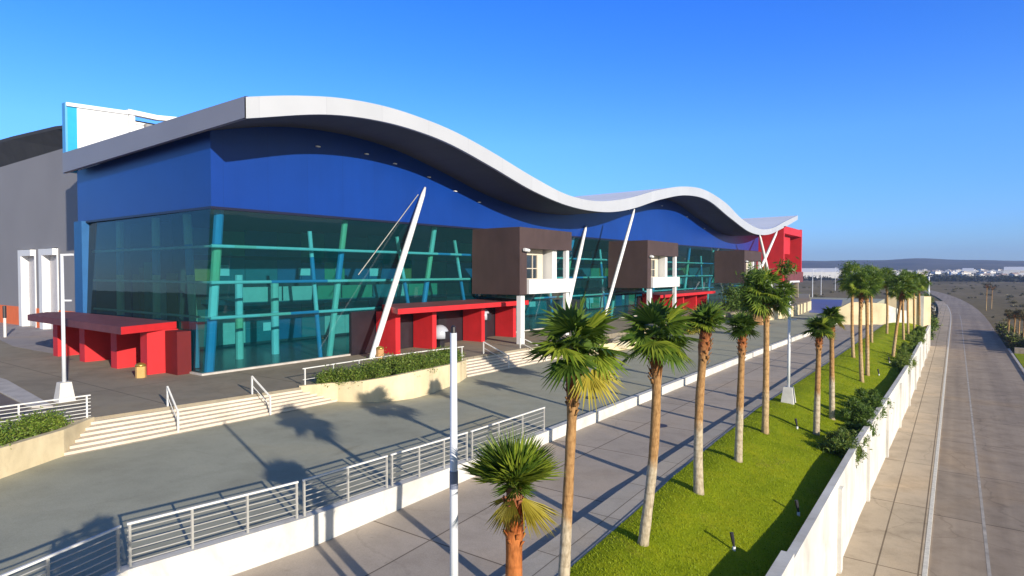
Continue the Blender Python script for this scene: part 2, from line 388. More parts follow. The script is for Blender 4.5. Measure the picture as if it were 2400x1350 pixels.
# ------------------------------------------------------------------ podium, plaza, drive, walk, street
POD = [(-31, -25), (-31, 6), (-30.75, 11.36), (-29.55, 21), (-29.9, 33.2), (-29.2, 46), (-29, 60), (-28.6, 100), (-26, 113), (-23.4, 135), (-33.5, 190), (-35, 200)]
mb = MB(); mb.prism(POD + [(-125, 200), (-125, -25)], -5.6, 0); struct(mb, 'podium', M['podium'], 'raised concrete podium in front of the hall')
WALLX = [(-25, -14.6), (0, -15.0), (4, -15.6), (5.9, -16.15), (6.7, -16.4), (11.2, -15.6), (14.5, -15.4), (18.7, -15.15), (34, -15.1), (60, -14.9), (79, -14.6), (103, -14.2)]
def wallx(y): return interp(y, [p[0] for p in WALLX], [p[1] for p in WALLX])
plz = [(wallx(y) - .3, y) for y, _ in WALLX]
mb = MB(); mb.prism([(-33, -25)] + plz + [(-14.5, 128), (-16, 200), (-36, 200)], -5.55, -1); struct(mb, 'plaza', M['plaza'], 'broad grey green concrete plaza below the steps')
ys = [-25, -5, 2, 6, 9, 12, 15, 18, 22, 30, 40, 60, 80, 104]
mb = MB()
for a, b_ in zip(ys, ys[1:]): mb.quad((wallx(a) + .02, a, zd(a)), (-9.65, a, zd(a)), (-9.65, b_, zd(b_)), (wallx(b_) + .02, b_, zd(b_)))
mb.quad((-14.2, 104, -1.4), (-9.65, 104, -1.4), (-9.65, 128, -1.05), (-14.5, 128, -1.05))
struct(mb, 'driveway', M['drive'], 'sunken lilac grey concrete drive')
mb = MB(); ws = [-25, 4, 8, 12, 16, 20, 25, 30, 36, 46, 58, 80, 104]
for a, b_ in zip(ws, ws[1:]):
    mb.prism([(-9.65, a), (lawn_edge(a) + .1, a), (lawn_edge(b_) + .1, b_), (-9.65, b_)], -5.4, [zs(a), zs(a), zs(b_), zs(b_)])
struct(mb, 'walkway', M['walk'], 'narrow pale walkway beside the lawn')
mb = MB()
for a, b_ in zip(ws, ws[1:]):
    mb.prism([(lawn_edge(a) + .1, a), (lawn_edge(a) + .22, a), (lawn_edge(b_) + .22, b_), (lawn_edge(b_) + .1, b_)], -3, [zs(a) + .03, zs(a) + .03, zs(b_) + .03, zs(b_) + .03])
struct(mb, 'lawn_kerb', M['stripe'], 'thin pale kerb along the lawn edge')
mb = MB(); LY = np.arange(-20, 116.1, .75); NX = 14
for y in LY:
    x0, x1 = lawn_edge(y) + .2, XW(y) - .26
    for k in range(NX + 1):
        x = x0 + (x1 - x0) * k / NX; mb.v.append((x, y, lawn_z(x, y)))
for j in range(len(LY) - 1):
    for k in range(NX):
        a = j * (NX + 1) + k; mb.f.append((a, a + 1, a + NX + 2, a + NX + 1))
mb.mi = [0] * len(mb.f); struct(mb, 'lawn_bank', M['lawn'], 'sloping bright green lawn bank', True)
# grass blades
rng = np.random.default_rng(3); NB = 70000
yy = 9 + 66 * rng.random(NB) ** 1.7; xx = np.array([lawn_edge(y) for y in yy]) + .22
x1 = np.array([XW(y) for y in yy]) - .3; xx = xx + (x1 - xx) * rng.random(NB)
zz = np.array([lawn_z(x, y) for x, y in zip(xx, yy)])
an = rng.random(NB) * 6.283; h = .025 + .035 * rng.random(NB); w = .009 + .008 * rng.random(NB)
p = np.stack([xx, yy, zz], 1); dx = np.stack([np.cos(an), np.sin(an), 0 * an], 1)
ln = np.stack([rng.normal(0, .5, NB), rng.normal(0, .5, NB), np.ones(NB)], 1) * h[:, None]
vv = np.stack([p - dx * w[:, None], p + dx * w[:, None], p + ln], 1).reshape(-1, 3)
tag(np_build('lawn_grass', vv, np.arange(NB * 3).reshape(-1, 3), M['grass']), 'short bright green grass on the lawn bank', 'grass', kind='stuff')

# street with kerbs and lines, bending left far away
def sx(y): return -.00021 * max(0, y - 180) ** 2
SY = [-25, 0, 15, 30, 60, 90, 120, 150, 180, 210, 240, 270, 300, 330, 360, 390, 420, 450, 480]
def strip(name, x0, x1, z, mat, y0=-25, y1=480, label=None):
    mb = MB(); Y = [y for y in SY if y0 <= y <= y1]
    for a, b_ in zip(Y, Y[1:]): mb.quad((x0 + sx(a), a, z), (x1 + sx(a), a, z), (x1 + sx(b_), b_, z), (x0 + sx(b_), b_, z))
    return struct(mb, name, mat, label)
strip('street', -.8, 6.55, ZST, M['street'], label='long worn concrete street')
strip('centre_line', 1.17, 1.29, ZST + .004, M['paintfaint'], -25, 210, 'faint worn centre line')
def kerb(name, x0, x1, mat, y0, y1, top=ZSW, label=None):
    mb = MB(); Y = [y for y in SY if y0 <= y <= y1]
    for a, b_ in zip(Y, Y[1:]): mb.prism([(x0 + sx(a), a), (x1 + sx(a), a), (x1 + sx(b_), b_), (x0 + sx(b_), b_)], -5.6, top)
    return struct(mb, name, mat, label)
kerb('street_kerb', -.88, -.72, M['paint'], -25, 270, ZSW + .01, 'worn white kerb')
kerb('street_pavement', -3.75, -.88, M['stwalk'], -25, 120, label='sunlit beige pavement beside the white wall')
kerb('street_pavement', -3.6, -.88, M['stwalk'], 120, 300, label='beige pavement along the bend')
kerb('far_kerb', 6.55, 6.8, M['stripe'], -25, 120, ZSW + .02, 'grey kerb of the far street side')
# forecourt patches on the podium
mb = MB(); mb.prism([(-120, 19), (-74, 19.3), (-66, 18.2), (-57.3, 18.4), (-57.0, 20.1), (-58.2, 26), (-120, 26)], -.1, .012); struct(mb, 'pale_apron', M['apron'], 'pale apron before the grey hall')
mb = MB(); mb.quad((-125, -25, .004), (-31.4, -25, .004), (-31.6, 7.5, .004), (-35.4, 10.3, .004), (-45.6, 11.0, .004), (-125, 11, .004)); struct(mb, 'forecourt_road', M['asphalt'], 'dark asphalt forecourt at the left')
mb = MB(); mb.prism([(-125, 11.05), (-45.5, 11.05), (-35.3, 10.35), (-34.6, 11.0), (-45.2, 12.1), (-125, 12.2)], -.1, .1); struct(mb, 'forecourt_kerb', M['stripe'], 'pale kerb band round the asphalt')
mb = MB(); mb.quad((-21.8, 124, -.992), (-16.6, 122, -.992), (-24.5, 186, -.992), (-32.3, 187, -.992)); struct(mb, 'blue_patch', M['bluepatch'], 'dark blue patch of ground at the far plaza end')  # single blue sheet laid over the far plaza end

# ------------------------------------------------------------------ walls, planters, steps
def poly_wall(mb, pts, th, z0, z1, mi=0):       # pts along the line, thickness to the left
    n = len(pts); P = [Vector((p[0], p[1])) for p in pts]; off = []
    for k in range(n):
        t = (P[min(k + 1, n - 1)] - P[max(k - 1, 0)]).normalized(); off.append(P[k] + Vector((-t.y, t.x)) * th)
    z0 = z0 if isinstance(z0, list) else [z0] * n; z1 = z1 if isinstance(z1, list) else [z1] * n
    i = len(mb.v)
    for k in range(n):
        mb.v += [(P[k].x, P[k].y, z0[k]), (off[k].x, off[k].y, z0[k]), (off[k].x, off[k].y, z1[k]), (P[k].x, P[k].y, z1[k])]
    for k in range(n - 1):
        a = i + 4 * k
        for q in range(4): mb.f.append((a + q, a + (q + 1) % 4, a + 4 + (q + 1) % 4, a + 4 + q)); mb.mi.append(mi)
    mb.f += [(i + 3, i + 2, i + 1, i), (i + 4 * n - 4, i + 4 * n - 3, i + 4 * n - 2, i + 4 * n - 1)]; mb.mi += [mi, mi]
mb = MB(); poly_wall(mb, [(x, y) for y, x in WALLX], .32, -5, -.9)
tag(mb.build('retaining_wall', M['wallwhite']), 'low white retaining wall between the plaza and the sunken drive', 'wall')
SW = [(-3.56, y) for y in (-25, 5)]
t = thing('street_wall', 'long white wall holding the lawn bank above the street', 'wall', (-3.4, 40, ZSW))
mb = MB(); wy = [18.4, 33, 48, 64, 80, 100, 117]; rr = random.Random(8)
poly_wall(mb, [(XW(y), y) for y in wy], .26, -5.6, [-1.6, -1.58, -1.62, -1.62, -1.7, -1.75, -1.8]); mb.build('wall_panel', M['wallwhite'], t)
mb = MB(); poly_wall(mb, [(XW(y) + .02, y) for y in (-25, 18.4)], .34, -5.6, -1.42); mb.build('wall_panel', M['wallwhite'], t)
for k in range(12):
    y = 8 + k * 9.2; mb = MB(); mb.prism([(XW(y) + (.02 if y < 18 else 0), y), (XW(y) + .14, y), (XW(y) + .14, y + .45), (XW(y) + (.02 if y < 18 else 0), y + .45)], -5.6, -1.9); mb.build('pilaster', M['wallwhite'], t)
# boundary wall closing the far end
t = thing('boundary_wall', 'tall pale boundary wall with stepped panels closing the lawn end', 'wall', (-9, 107, -1.3))
mb = MB(); poly_wall(mb, [(-14.1, 102.9), (-12.6, 103.6), (-11.2, 104.6), (-8.3, 107)], .3, -5, [1.0, 1.95, 2.0, 1.7]); mb.build('wall_panel', M['cream'], t)
mb = MB(); poly_wall(mb, [(-8.3, 107), (-6.6, 110), (-5.8, 111.5)], .3, -5, [1.6, .7, .5]); mb.build('wall_panel', M['wallwhite'], t)
mb = MB(); poly_wall(mb, [(-8.6, 112), (-6.2, 112.4), (-4.2, 113.6), (-3.1, 117)], .35, -5, [2.6, 2.65, 2.7, 2.6]); mb.build('wall_panel', M['cream'], t)
for x, y in ((-6.2, 112.4), (-4.2, 113.6)):
    mb = MB(); mb.box(x - .3, x + .3, y - .5, y - .05, -5, 2.8); mb.build('pilaster', M['wallwhite'], t)
# steps
def steps(label, f0, f1, b0, b1, n=7):
    mb = MB()
    for k in range(n - 1):
        a, b_ = lerp(f0, b0, k / (n - 1)), lerp(f1, b1, k / (n - 1))
        mb.prism([a, b_, (b1[0] - .1, b1[1]), (b0[0] - .1, b0[1])], -1.01 + .0, -1 + (k + 1) / n)
        mb.prism([(a[0] + .035, a[1]), (b_[0] + .035, b_[1]), (b_[0] - .02, b_[1]), (a[0] - .02, a[1])], -1 + k / n - .01, -1 + k / n + .03, 1)
    return tag(mb.build('steps', [M['stairs'], M['wood']]), label, 'steps')
steps('wide pale flight of steps between the bright hedge and the shrub planter', (-29.0, 9.56), (-28.6, 22.75), (-30.85, 11.36), (-29.7, 20.8))
steps('short pale flight of steps beyond the shrub planter, below the brown box', (-27.85, 33.4), (-27.5, 45.6), (-30.0, 34.2), (-29.4, 45.4))
# planters
t = thing('planter', 'cream curved planter wall between the two flights of steps', 'planter', (-27.5, 27, -1))
P1 = [(-29.6, 20.95), (-28.62, 22.8), (-27.3, 23.5), (-26.2, 24.6), (-25.75, 26), (-25.85, 27.4), (-26.35, 29.4), (-27.0, 31.6), (-27.85, 33.35)]
mb = MB(); poly_wall(mb, P1, .3, -1.05, [.07, .1, .22, .42, .55, .55, .45, .35, .25]); mb.build('planter_wall', M['cream'], t)
mb = MB(); mb.prism([(p[0] - .15, p[1]) for p in P1] + [(-29.85, 33.3), (-29.75, 21.2)], -1.02, [-.05, -.02, .1, .25, .38, .38, .3, .2, .15, .05, -.04]); mb.build('soil', M['soil'], t)
t = thing('planter', 'cream planter wall holding the bright hedge at the left edge', 'planter', (-28, 4, -1))
P2 = [(-23.5, -3), (-25.8, 3), (-27.7, 7.16), (-29.1, 9.6), (-30.75, 11.3)]
mb = MB(); poly_wall(mb, P2, .3, -1.05, [.1, .1, .1, .06, .03]); mb.build('planter_wall', M['cream'], t)
mb = MB(); mb.prism([(-23.7, -3), (-26, 3), (-27.9, 7.1), (-29.3, 9.5), (-30.6, 10.9), (-31.2, 6), (-31.2, -3)], -1.02, -.12); mb.build('soil', M['soil'], t)
t = thing('planter', 'low cream planter with a pale boulder beyond the second steps', 'planter', (-27, 54, -1))
P3 = [(-27.5, 45.7), (-26.6, 49), (-26.0, 52.9), (-24.9, 58.6), (-25.2, 62), (-28.9, 64)]
mb = MB(); poly_wall(mb, P3, .3, -1.05, [-.2, -.2, -.25, -.3, -.35, -.3]); mb.build('planter_wall', M['cream'], t)
mb = MB(); mb.prism([(p[0] - .2, p[1] - .1) for p in P3] + [(-29.1, 46)], -1.02, -.5); mb.build('soil', M['soil'], t)
t = thing('planter', 'square terracotta coloured planter on the far plaza', 'planter', (-23.4, 92, -1))
mb = MB(); mb.box(-25.2, -21.9, 90.6, 94.2, -1.02, .55); mb.build('planter_wall', M['terra'], t)
mb = MB(); mb.box(-24.9, -22.2, 90.9, 93.9, .5, .6); mb.build('soil', M['soil'], t)
t = thing('planter', 'curved cream wall with dark slots at the far podium corner', 'wall', (-23.5, 115, -1))
P4 = [(-25.5, 96.5), (-23.3, 101), (-22.3, 107), (-22.0, 114), (-22.4, 122), (-23.0, 133)]
mb = MB(); poly_wall(mb, P4, .4, -1.05, .75); mb.build('planter_wall', M['cream'], t)
for y in (112, 117.5, 121, 126):
    x = interp(y, [p[1] for p in P4], [p[0] for p in P4]); mb = MB(); mb.box(x - .15, x + .05, y, y + .7, -.99, .8); mb.build('slot', M['dark'], t)
mb = MB(); poly_wall(mb, [(-28.95, 64.2), (-28.6, 96)], .25, -1.05, .02)
tag(mb.build('podium_wall', M['cream']), 'low cream wall along the podium edge behind the palms', 'wall')

# ------------------------------------------------------------------ railings
def railing(label, base, height, posts, nrail, mat, group, rp=.03, hr=.04, slope=None):
    t = thing('railing', label, 'railing', base[0], group)
    L = [0]
    for a, b_ in zip(base, base[1:]): L.append(L[-1] + (Vector(b_) - Vector(a)).length)
    def P(s):
        for k in range(len(L) - 1):
            if s <= L[k + 1] + 1e-6: return Vector(base[k]).lerp(Vector(base[k + 1]), (s - L[k]) / (L[k + 1] - L[k]))
        return Vector(base[-1])
    up = Vector((0, 0, 1))
    mb = MB()
    for a, b_ in zip(base, base[1:]): mb.bar(Vector(a) + up * height, Vector(b_) + up * height, hr * 1.5, hr * 1.3)
    mb.build('handrail', M['railw'], t)
    for k in range(posts):
        p = P(L[-1] * (.012 + .976 * k / (posts - 1))); mb = MB(); mb.bar(p, p + up * (height - .03), rp * 2, rp * 2); mb.build('post', mat, t)
    for q in range(nrail):
        z = height * (q + .6) / (nrail + .6); mb = MB()
        for a, b_ in zip(base, base[1:]): mb.tube([Vector(a) + up * z, Vector(b_) + up * z], .016, 6)
        mb.build('rail', mat, t)
    return t
G = 'railing panels along the white plaza wall'
def wp(y): return (wallx(y) - .16, y, -.9)
railing('nearest grey railing panel on the white wall, cut by the bottom frame edge', [wp(0), wp(4), wp(5.9), wp(6.6)], 1.08, 5, 6, M['rail'], G)
railing('grey railing panel on the white wall, second from the bottom frame edge', [wp(6.75), wp(8.9), wp(11.1)], 1.08, 4, 6, M['rail'], G)
railing('grey railing panel on the white wall, just left of the near lamp post', [wp(11.25), wp(14.45)], 1.08, 3, 6, M['rail'], G)
railing('grey railing panel on the white wall, behind the near lamp post', [wp(14.6), wp(18.4)], 1.08, 4, 6, M['rail'], G)
railing('last grey railing panel on the white wall, ending beside the tall fan palm', [wp(18.6), wp(23.9)], 1.08, 4, 5, M['rail'], G)
railing('pale railing above the bright hedge, left of the wide steps', [(-31.3, -1, .0), (-31.2, 6, 0), (-30.85, 11.2, 0)], 1.0, 6, 6, M['railw'], None)
railing('white railing along the podium edge behind the shrub planter', [(-29.62, 21.2, 0), (-29.75, 27, 0), (-28.9, 30.5, .1), (-27.9, 33.1, .2)], 1.0, 7, 1, M['railw'], None)
def stair_rail(label, a, b_, mat=M['railw']):
    t = thing('stair_handrail', label, 'handrail', a, 'handrails on the steps'); up = Vector((0, 0, .95))
    mb = MB(); mb.bar(Vector(a) + up, Vector(b_) + up, .07, .06); mb.build('handrail', mat, t)
    for p in (a, b_):
        mb = MB(); mb.bar(p, Vector(p) + up, .07, .07); mb.build('post', mat, t)
    mb = MB(); mb.bar(Vector(a) + up * .5, Vector(b_) + up * .5, .03, .03); mb.build('rail', mat, t)
stair_rail('white handrail in the middle of the wide steps', (-30.5, 14.3, 0), (-28.9, 14.0, -.95))
stair_rail('white handrail on the wide steps near the shrub planter', (-29.9, 18.3, 0), (-28.6, 18.5, -.95))
stair_rail('slanting handrail on the left part of the short steps', (-30.0, 38, 0), (-27.7, 38.2, -.95))
stair_rail('slanting handrail on the right part of the short steps', (-29.7, 42.6, 0), (-27.5, 43.2, -.95))

# ------------------------------------------------------------------ exhibition hall
hall = thing('exhibition_hall', 'large blue and glass exhibition hall under a white wave shaped roof', 'building', (-45, 80, 0))
TOP = [(19.4, 16.05), (21.1, 16.5), (22.8, 16.9), (25.6, 17.42), (28.8, 17.72), (32, 17.74), (36.6, 17.4), (41.5, 16.57), (48, 15.2), (54.2, 14.2), (60.6, 14.15), (68.2, 15.2), (77.2, 17.1), (86.6, 18.65), (95.8, 19.2), (106.8, 18.2), (117.2, 16.1), (129.4, 15.05), (140, 15.8), (152, 18.0), (166, 20.45)]
BOT = [(19.6, 14.95), (24.3, 16.13), (27.7, 16.6), (31.6, 16.72), (36.1, 16.38), (41.5, 15.35), (48, 13.95), (55, 13.1), (62.7, 13.15), (69.4, 14.05), (78.7, 16.1), (88.3, 17.6), (97.9, 17.75), (109.3, 15.9), (123, 14.02), (136.3, 14.25), (150, 16.4), (166, 19.4)]
def smooth_prof(pts, y):     # Catmull-Rom on uneven knots
    n = len(pts)
    for k in range(n - 1):
        if y <= pts[k + 1][0] or k == n - 2:
            x0, y0 = pts[k]; x1, y1 = pts[k + 1]; h = x1 - x0; t = (y - x0) / h
            def m(i):
                a, b_ = max(i - 1, 0), min(i + 1, n - 1); return (pts[b_][1] - pts[a][1]) / (pts[b_][0] - pts[a][0])
            return (2 * t**3 - 3 * t**2 + 1) * y0 + (t**3 - 2 * t**2 + t) * h * m(k) + (-2 * t**3 + 3 * t**2) * y1 + (t**3 - t**2) * h * m(k + 1)
zt = lambda y: smooth_prof(TOP, y); zb = lambda y: smooth_prof(BOT, y)
XF, XBK = -32.0, -57.8
fall = lambda x: (XF - x) * -.009
YR = list(np.linspace(19.4, 166, 180))
mb = MB(); xs = [XF - .02, -38, -46, XBK]
for a, b_ in zip(YR, YR[1:]):
    for p, q in zip(xs, xs[1:]): mb.quad((q, a, zt(a) + fall(q)), (p, a, zt(a) + fall(p)), (p, b_, zt(b_) + fall(p)), (q, b_, zt(b_) + fall(q)))
mb.build('roof', M['roofwhite'], hall, True)
mb = MB()
for a, b_ in zip(YR, YR[1:]):
    mb.quad((XF, a, zb(a)), (XF, b_, zb(b_)), (XF, b_, zt(b_) + .03), (XF, a, zt(a) + .03))
    mb.quad((XF, a, zt(a) + .03), (XF, b_, zt(b_) + .03), (XF - .25, b_, zt(b_) + .03), (XF - .25, a, zt(a) + .03))
    mb.quad((XF - .25, a, zb(a)), (XF - .25, b_, zb(b_)), (XF, b_, zb(b_)), (XF, a, zb(a)))
mb.quad((XF, 166, zb(166)), (XF - .25, 166, zb(166)), (XF - .25, 166, zt(166) + .03), (XF, 166, zt(166) + .03))
mb.build('front_fascia', M['fascia'], hall, True)
mb = MB()
for a, b_ in zip(YR, YR[1:]):
    for p, q in zip(xs, xs[1:]):
        p_ = p - .25 if p == xs[0] else p
        mb.quad((p_, a, zb(a) + .03 + fall(p)), (q, a, zb(a) + .03 + fall(q)), (q, b_, zb(b_) + .03 + fall(q)), (p_, b_, zb(b_) + .03 + fall(p)))
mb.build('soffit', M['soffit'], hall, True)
mb = MB(); y0 = 19.32
mb.quad((XF, y0, zb(19.6) - .02), (XF, y0, zt(19.4) + .05), (XBK, y0, 15.85), (XBK, y0, 14.3))
mb.quad((XF, y0, zt(19.4) + .05), (XF, y0 + .3, zt(19.7) + .05), (XBK, y0 + .3, 15.85), (XBK, y0, 15.85))
mb.quad((XF, y0, zb(19.6) - .02), (XBK, y0, 14.3), (XBK, y0 + .3, 14.3), (XF, y0 + .3, zb(19.7) - .02))
mb.quad((XBK, y0, 14.3), (XBK, y0, 15.85), (XBK, y0 + .3, 15.85), (XBK, y0 + .3, 14.3))
mb.build('side_fascia', M['greymetal'], hall)
mb = MB(); mb.quad((XF - .05, 166.02, zb(166)), (XBK, 166.02, zb(166) - .2), (XBK, 166.02, zt(166) - .2), (XF - .05, 166.02, zt(166))); mb.build('end_fascia', M['white'], hall)
# upper blue walls
XB = -37.4; YC = 20.3; ZG = lambda y: interp(y, [20, 150], [10.46, 11.3])
mb = MB(); YB = [YC] + [y for y in YR if y > YC + .4 and y < 151]
for a, b_ in zip(YB, YB[1:]): mb.quad((XB, a, ZG(a)), (XB, b_, ZG(b_)), (XB, b_, zb(b_) + .02), (XB, a, zb(a) + .02))
mb.quad((XBK + .03, YC, 10.46), (XB, YC, 10.46), (XB, YC, zb(YC)), (XBK + .03, YC, 14.55)); mb.build('blue_upper_wall', M['blue'], hall)
mb = MB(); mb.bar((XB - .1, YC - .02, 10.4), (XB - .1, 150, 11.22), .3, .16); mb.bar((XB + .04, YC + .1, 10.4), (XBK + .03, YC + .1, 10.4), .3, .16); mb.build('band_trim', M['navy'], hall)
for k, y in enumerate([28, 32.5, 35.5, 39.5, 43, 46.5, 80, 92, 103, 112]):
    mb = MB(); mb.box(XB + .003, XB + .16, y, y + .32, zb(y) - 1.25 + .1 * (k % 2), zb(y) - 1.17 + .1 * (k % 2)); mb.build('wall_light', M['white'], hall)
# glass curtain walls
mb = MB(); XG = -37.95
mb.quad((XG, 19.9, .05), (XG, 150, .05), (XB - .05, 150, 11.2), (XB - .05, YC - .02, 10.4)); mb.build('front_glass_wall', M['glass'], hall)
mb = MB(); mb.quad((-56.1, 20.1, .05), (XG, 19.9, .05), (XB - .05, YC - .02, 10.4), (-56.1, YC + .2, 10.4)); mb.build('side_glass_wall', M['sideglass'], hall)
mb = MB(); mb.box(XG - .1, XG + .22, 19.75, 150, 0, .12); mb.box(-57, XG - .1, 19.75, 20.2, 0, .12); mb.build('glass_sill', M['stripe'], hall)
mb = MB(); mb.box(-57.6, -56.1, 19.95, 20.9, 0, 10.44); mb.build('blue_pillar', M['pillar'], hall)
mb = MB(); mb.box(-58, -57.4, 20.4, 150, 0, 14.2); mb.box(-57.4, -38, 150.2, 150.8, 0, 16); mb.build('rear_wall', M['greywall'], hall)
# interior seen through the glass
mb = MB(); mb.box(-57.3, XG - .12, 20.3, 150, -.2, .02); mb.build('interior_floor', M['infloor'], hall)
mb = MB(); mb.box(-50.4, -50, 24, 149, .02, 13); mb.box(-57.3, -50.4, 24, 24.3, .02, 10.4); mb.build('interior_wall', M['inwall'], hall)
mb = MB(); rq = random.Random(9); x = -56.8
while x < -50.6:
    w_ = rq.uniform(.7, 1.8); mb.box(x, x + w_ - .06, 23.9, 23.99, .1, rq.uniform(5.5, 7.4), rq.choice((0, 2, 2, 3))); x += w_
mb.build('side_panel', [M['panel_a'], M['panel_b'], M['panel_c'], M['panel_d']], hall)
mb = MB(); mb.box(-50, -44.2, 26.2, 146, 3.8, 4.15); mb.build('mezzanine', M['panel_b'], hall)
rr = random.Random(11); pm = [M['panel_a'], M['panel_b'], M['panel_c'], M['panel_d'], M['panel_e']]
rows = [MB(), MB(), MB()]; y = 25.2
while y < 146:
    w_ = rr.uniform(1.5, 3.2)
    for mb, (z0, z1, ch) in zip(rows, ((5.6, 7.8, 'abbecb'), (7.8, 10.3, 'abcbee'), (.3, 3.6, 'bbeead'))):
        c = 'abcde'.index(rr.choice(ch)); mb.box(-49.99, -49.9 + .05 * rr.random(), y, y + w_ - .04, z0, z1 - rr.uniform(.03, .5), c)
    y += w_
for mb in rows: mb.build('panel_row', pm, hall)
mb = MB(); y = 26.3
while y < 145:
    w_ = rr.uniform(1.2, 3.6); mb.box(-44.19, -44.12, y, y + w_ - .15, 4.1, 5.25, 'abcde'.index(rr.choice('dadbad'))); y += w_
mb.build('mezzanine_parapet', pm, hall)
for k in range(26):
    mb = MB(); y = 27 + k * 4.3 + rr.uniform(-.6, .6); z = rr.choice((1.2, 1.4, 6.0, 6.1)); mb.box(-49.83, -49.8, y, y + rr.uniform(.7, 2.2), z, z + rr.uniform(.7, 1.0)); mb.build('inner_window', M['ccyan'], hall)  # pale opaque panels; daylight through the windows is put into their colour
cm = [M['cblue'], M['cgreen'], M['ccyan'], M['cmint']]
def tilt_col(p0, p1, cuts, cols, r=.22, nm='tilted_column'):
    mb = MB()
    ks = [0] + cuts + [1]
    for k, c in enumerate(cols): mb.tube([lerp(p0, p1, ks[k]), lerp(p0, p1, ks[k + 1])], r, 10, c)
    return mb.build(nm, cm, hall)
XC = -38.75
tilt_col((XC, 20.75, .02), (XC + .35, 21.35, 10.4), [.34, .55, .77], [0, 2, 1, 0], .3)
tilt_col((XC - 4, 25.2, .02), (XC - 4, 25.2, 6.2), [.35, .5], [3, 1, 2], .28)
tilt_col((XC - 4.4, 28.4, .02), (XC - 4.4, 28.4, 5.6), [.6], [2, 3], .3)
for y0, y1 in ((29.3, 28.2), (39.3, 36.9), (46.9, 44.3), (62.5, 60.2), (76, 73.6), (89, 86.6), (103, 100.6), (116, 113.6), (130, 127.6)):
    tilt_col((XC, y0, .02), (XC + .3, y1, 9.4), [.36, .6, .8], [0, 2, 0, 2] if rr.random() < .5 else [2, 0, 2, 3], .16)
for y0, y1 in ((30.1, 31.4), (39.7, 41.5), (46.9, 49.5), (64, 66.4), (77.4, 80), (91, 93.4), (105, 107.6), (118, 120.6), (132, 134.6)):
    tilt_col((XC, y0, .02), (XC + .35, y1, ZG(y1) - .15), [.3, .55, .78], rr.choice(([3, 3, 0, 1], [2, 0, 1, 3], [0, 2, 1, 0], [3, 0, 1, 1])), .24)
for x0, x1 in ((-41, -42.4), (-46.4, -46.8), (-52.3, -52.6)):
    tilt_col((x0, 21.1, .02), (x1, 21.3, 10.3), [.3, .6, .8], [0, 3, 0, 3], .26)
for z in (3.5, 5.75, 8.05):
    mb = MB(); y = 20.5
    while y < 149.4:
        w_ = rr.uniform(1.4, 2.6); mb.tube([(XG - .25 + z * .045, y, z), (XG - .25 + z * .045, min(149.5, y + w_), z)], .11, 8, rr.choice((2, 2, 3, 3, 0, 2))); y += w_
    mb.build('glazing_rail', cm, hall)
    mb = MB(); mb.tube([(-38.3, 20.6 + z * .03, z), (-56, 20.7, z)], .08, 8, 2); mb.build('glazing_rail', cm, hall)
# dark entrance wall behind the front canopies
mb = MB(); mb.box(-37.88, -37.6, 31.3, 50, 0, 3.35); mb.build('entrance_wall', M['door'], hall); mb = MB(); mb.box(-37.88, -37.6, 84, 108, 0, 2.9); mb.build('entrance_wall', M['door'], hall)
for y in (33.9, 36.2, 41, 46.6):
    mb = MB(); mb.box(-37.6, -37.5, y, y + 1.1, .02, 2.5); mb.build('entrance_door', M['dark'], hall)
# brown boxes on the facade
def facade_box(y0, y1):
    X0, X1 = -37.55, -32; w = y1 - y0
    mb = MB()
    mb.box(X0, X1, y0, y0 + 1.15, 4.35, 8.6); mb.box(X0, X1, y0, y1, 8.6, 10.5); mb.box(X0, X1 - 1.4, y0 + 1.15, y1, 4.35, 4.6); mb.box(X0, -36.6, y0 + 1.15, y1, 4.6, 8.6)
    bx = mb.build('brown_box', M['brown'], hall)
    xr = X1 - 1.4
    mb = MB(); yw0, yw1 = y0 + 1.15, y0 + 1.15 + w * .52
    mb.box(xr - .2, xr, yw0, yw0 + .12, 5.8, 8.6); mb.box(xr - .2, xr, yw1 - .95, yw1, 5.8, 8.6); mb.box(xr - .2, xr, yw0 + .12, yw1 - .95, 8.05, 8.6); mb.box(xr - .2, xr, yw0, yw1, 4.6, 5.8)
    for q in (.42, .8): mb.box(xr - .12, xr - .03, yw0 + (yw1 - .95 - yw0) * q - .04, yw0 + (yw1 - .95 - yw0) * q + .04, 5.8, 8.05)
    mb.box(xr - .13, xr - .04, yw0 + .12, yw1 - .95, 6.72, 6.8); mb.build('window_frame', M['beige'], bx)
    mb = MB(); mb.box(xr - .19, xr - .13, yw0 + .12, yw1 - .95, 5.8, 8.05); mb.build('window_pane', M['winglass'], bx)
    mb = MB(); mb.box(-36.5, X1 - .5, yw1 + .4, yw1 + 1.2, 4.6, 8.6); mb.build('white_pier', M['white'], bx)
    mb = MB(); mb.box(X1 - .25, X1 + .25, y0 + 1.2, y1 - .05, 4.4, 5.75); mb.build('balcony', M['white'], bx)
    mb = MB(); mb.box(X1 + .3, X1 + .75, y0 - .9, y0 - .3, 0, 4.3); mb.build('white_column', M['white'], bx)
    mb = MB(); mb.box(X1 - .45, X1 - .05, y1 - .95, y1 - .45, 5.75, 8.6); mb.box(X1 - .45, X1 - .05, y1 - .95, y1 - .45, 0, 4.4); mb.build('white_column', M['white'], bx)
    mb = MB(); mb.tube([(X1 + .02, y0 + .55, 8.35), (X1 + .3, y0 + .55, 8.3)], .05, 8); mb.tube([(X1 + .3, y0 + .3, 8.45), (X1 + .3, y0 + 1.05, 8.38)], .15, 10); mb.build('security_camera', M['white'], bx)
facade_box(45.8, 55.1); facade_box(74.3, 85.0); facade_box(118.8, 131.2)
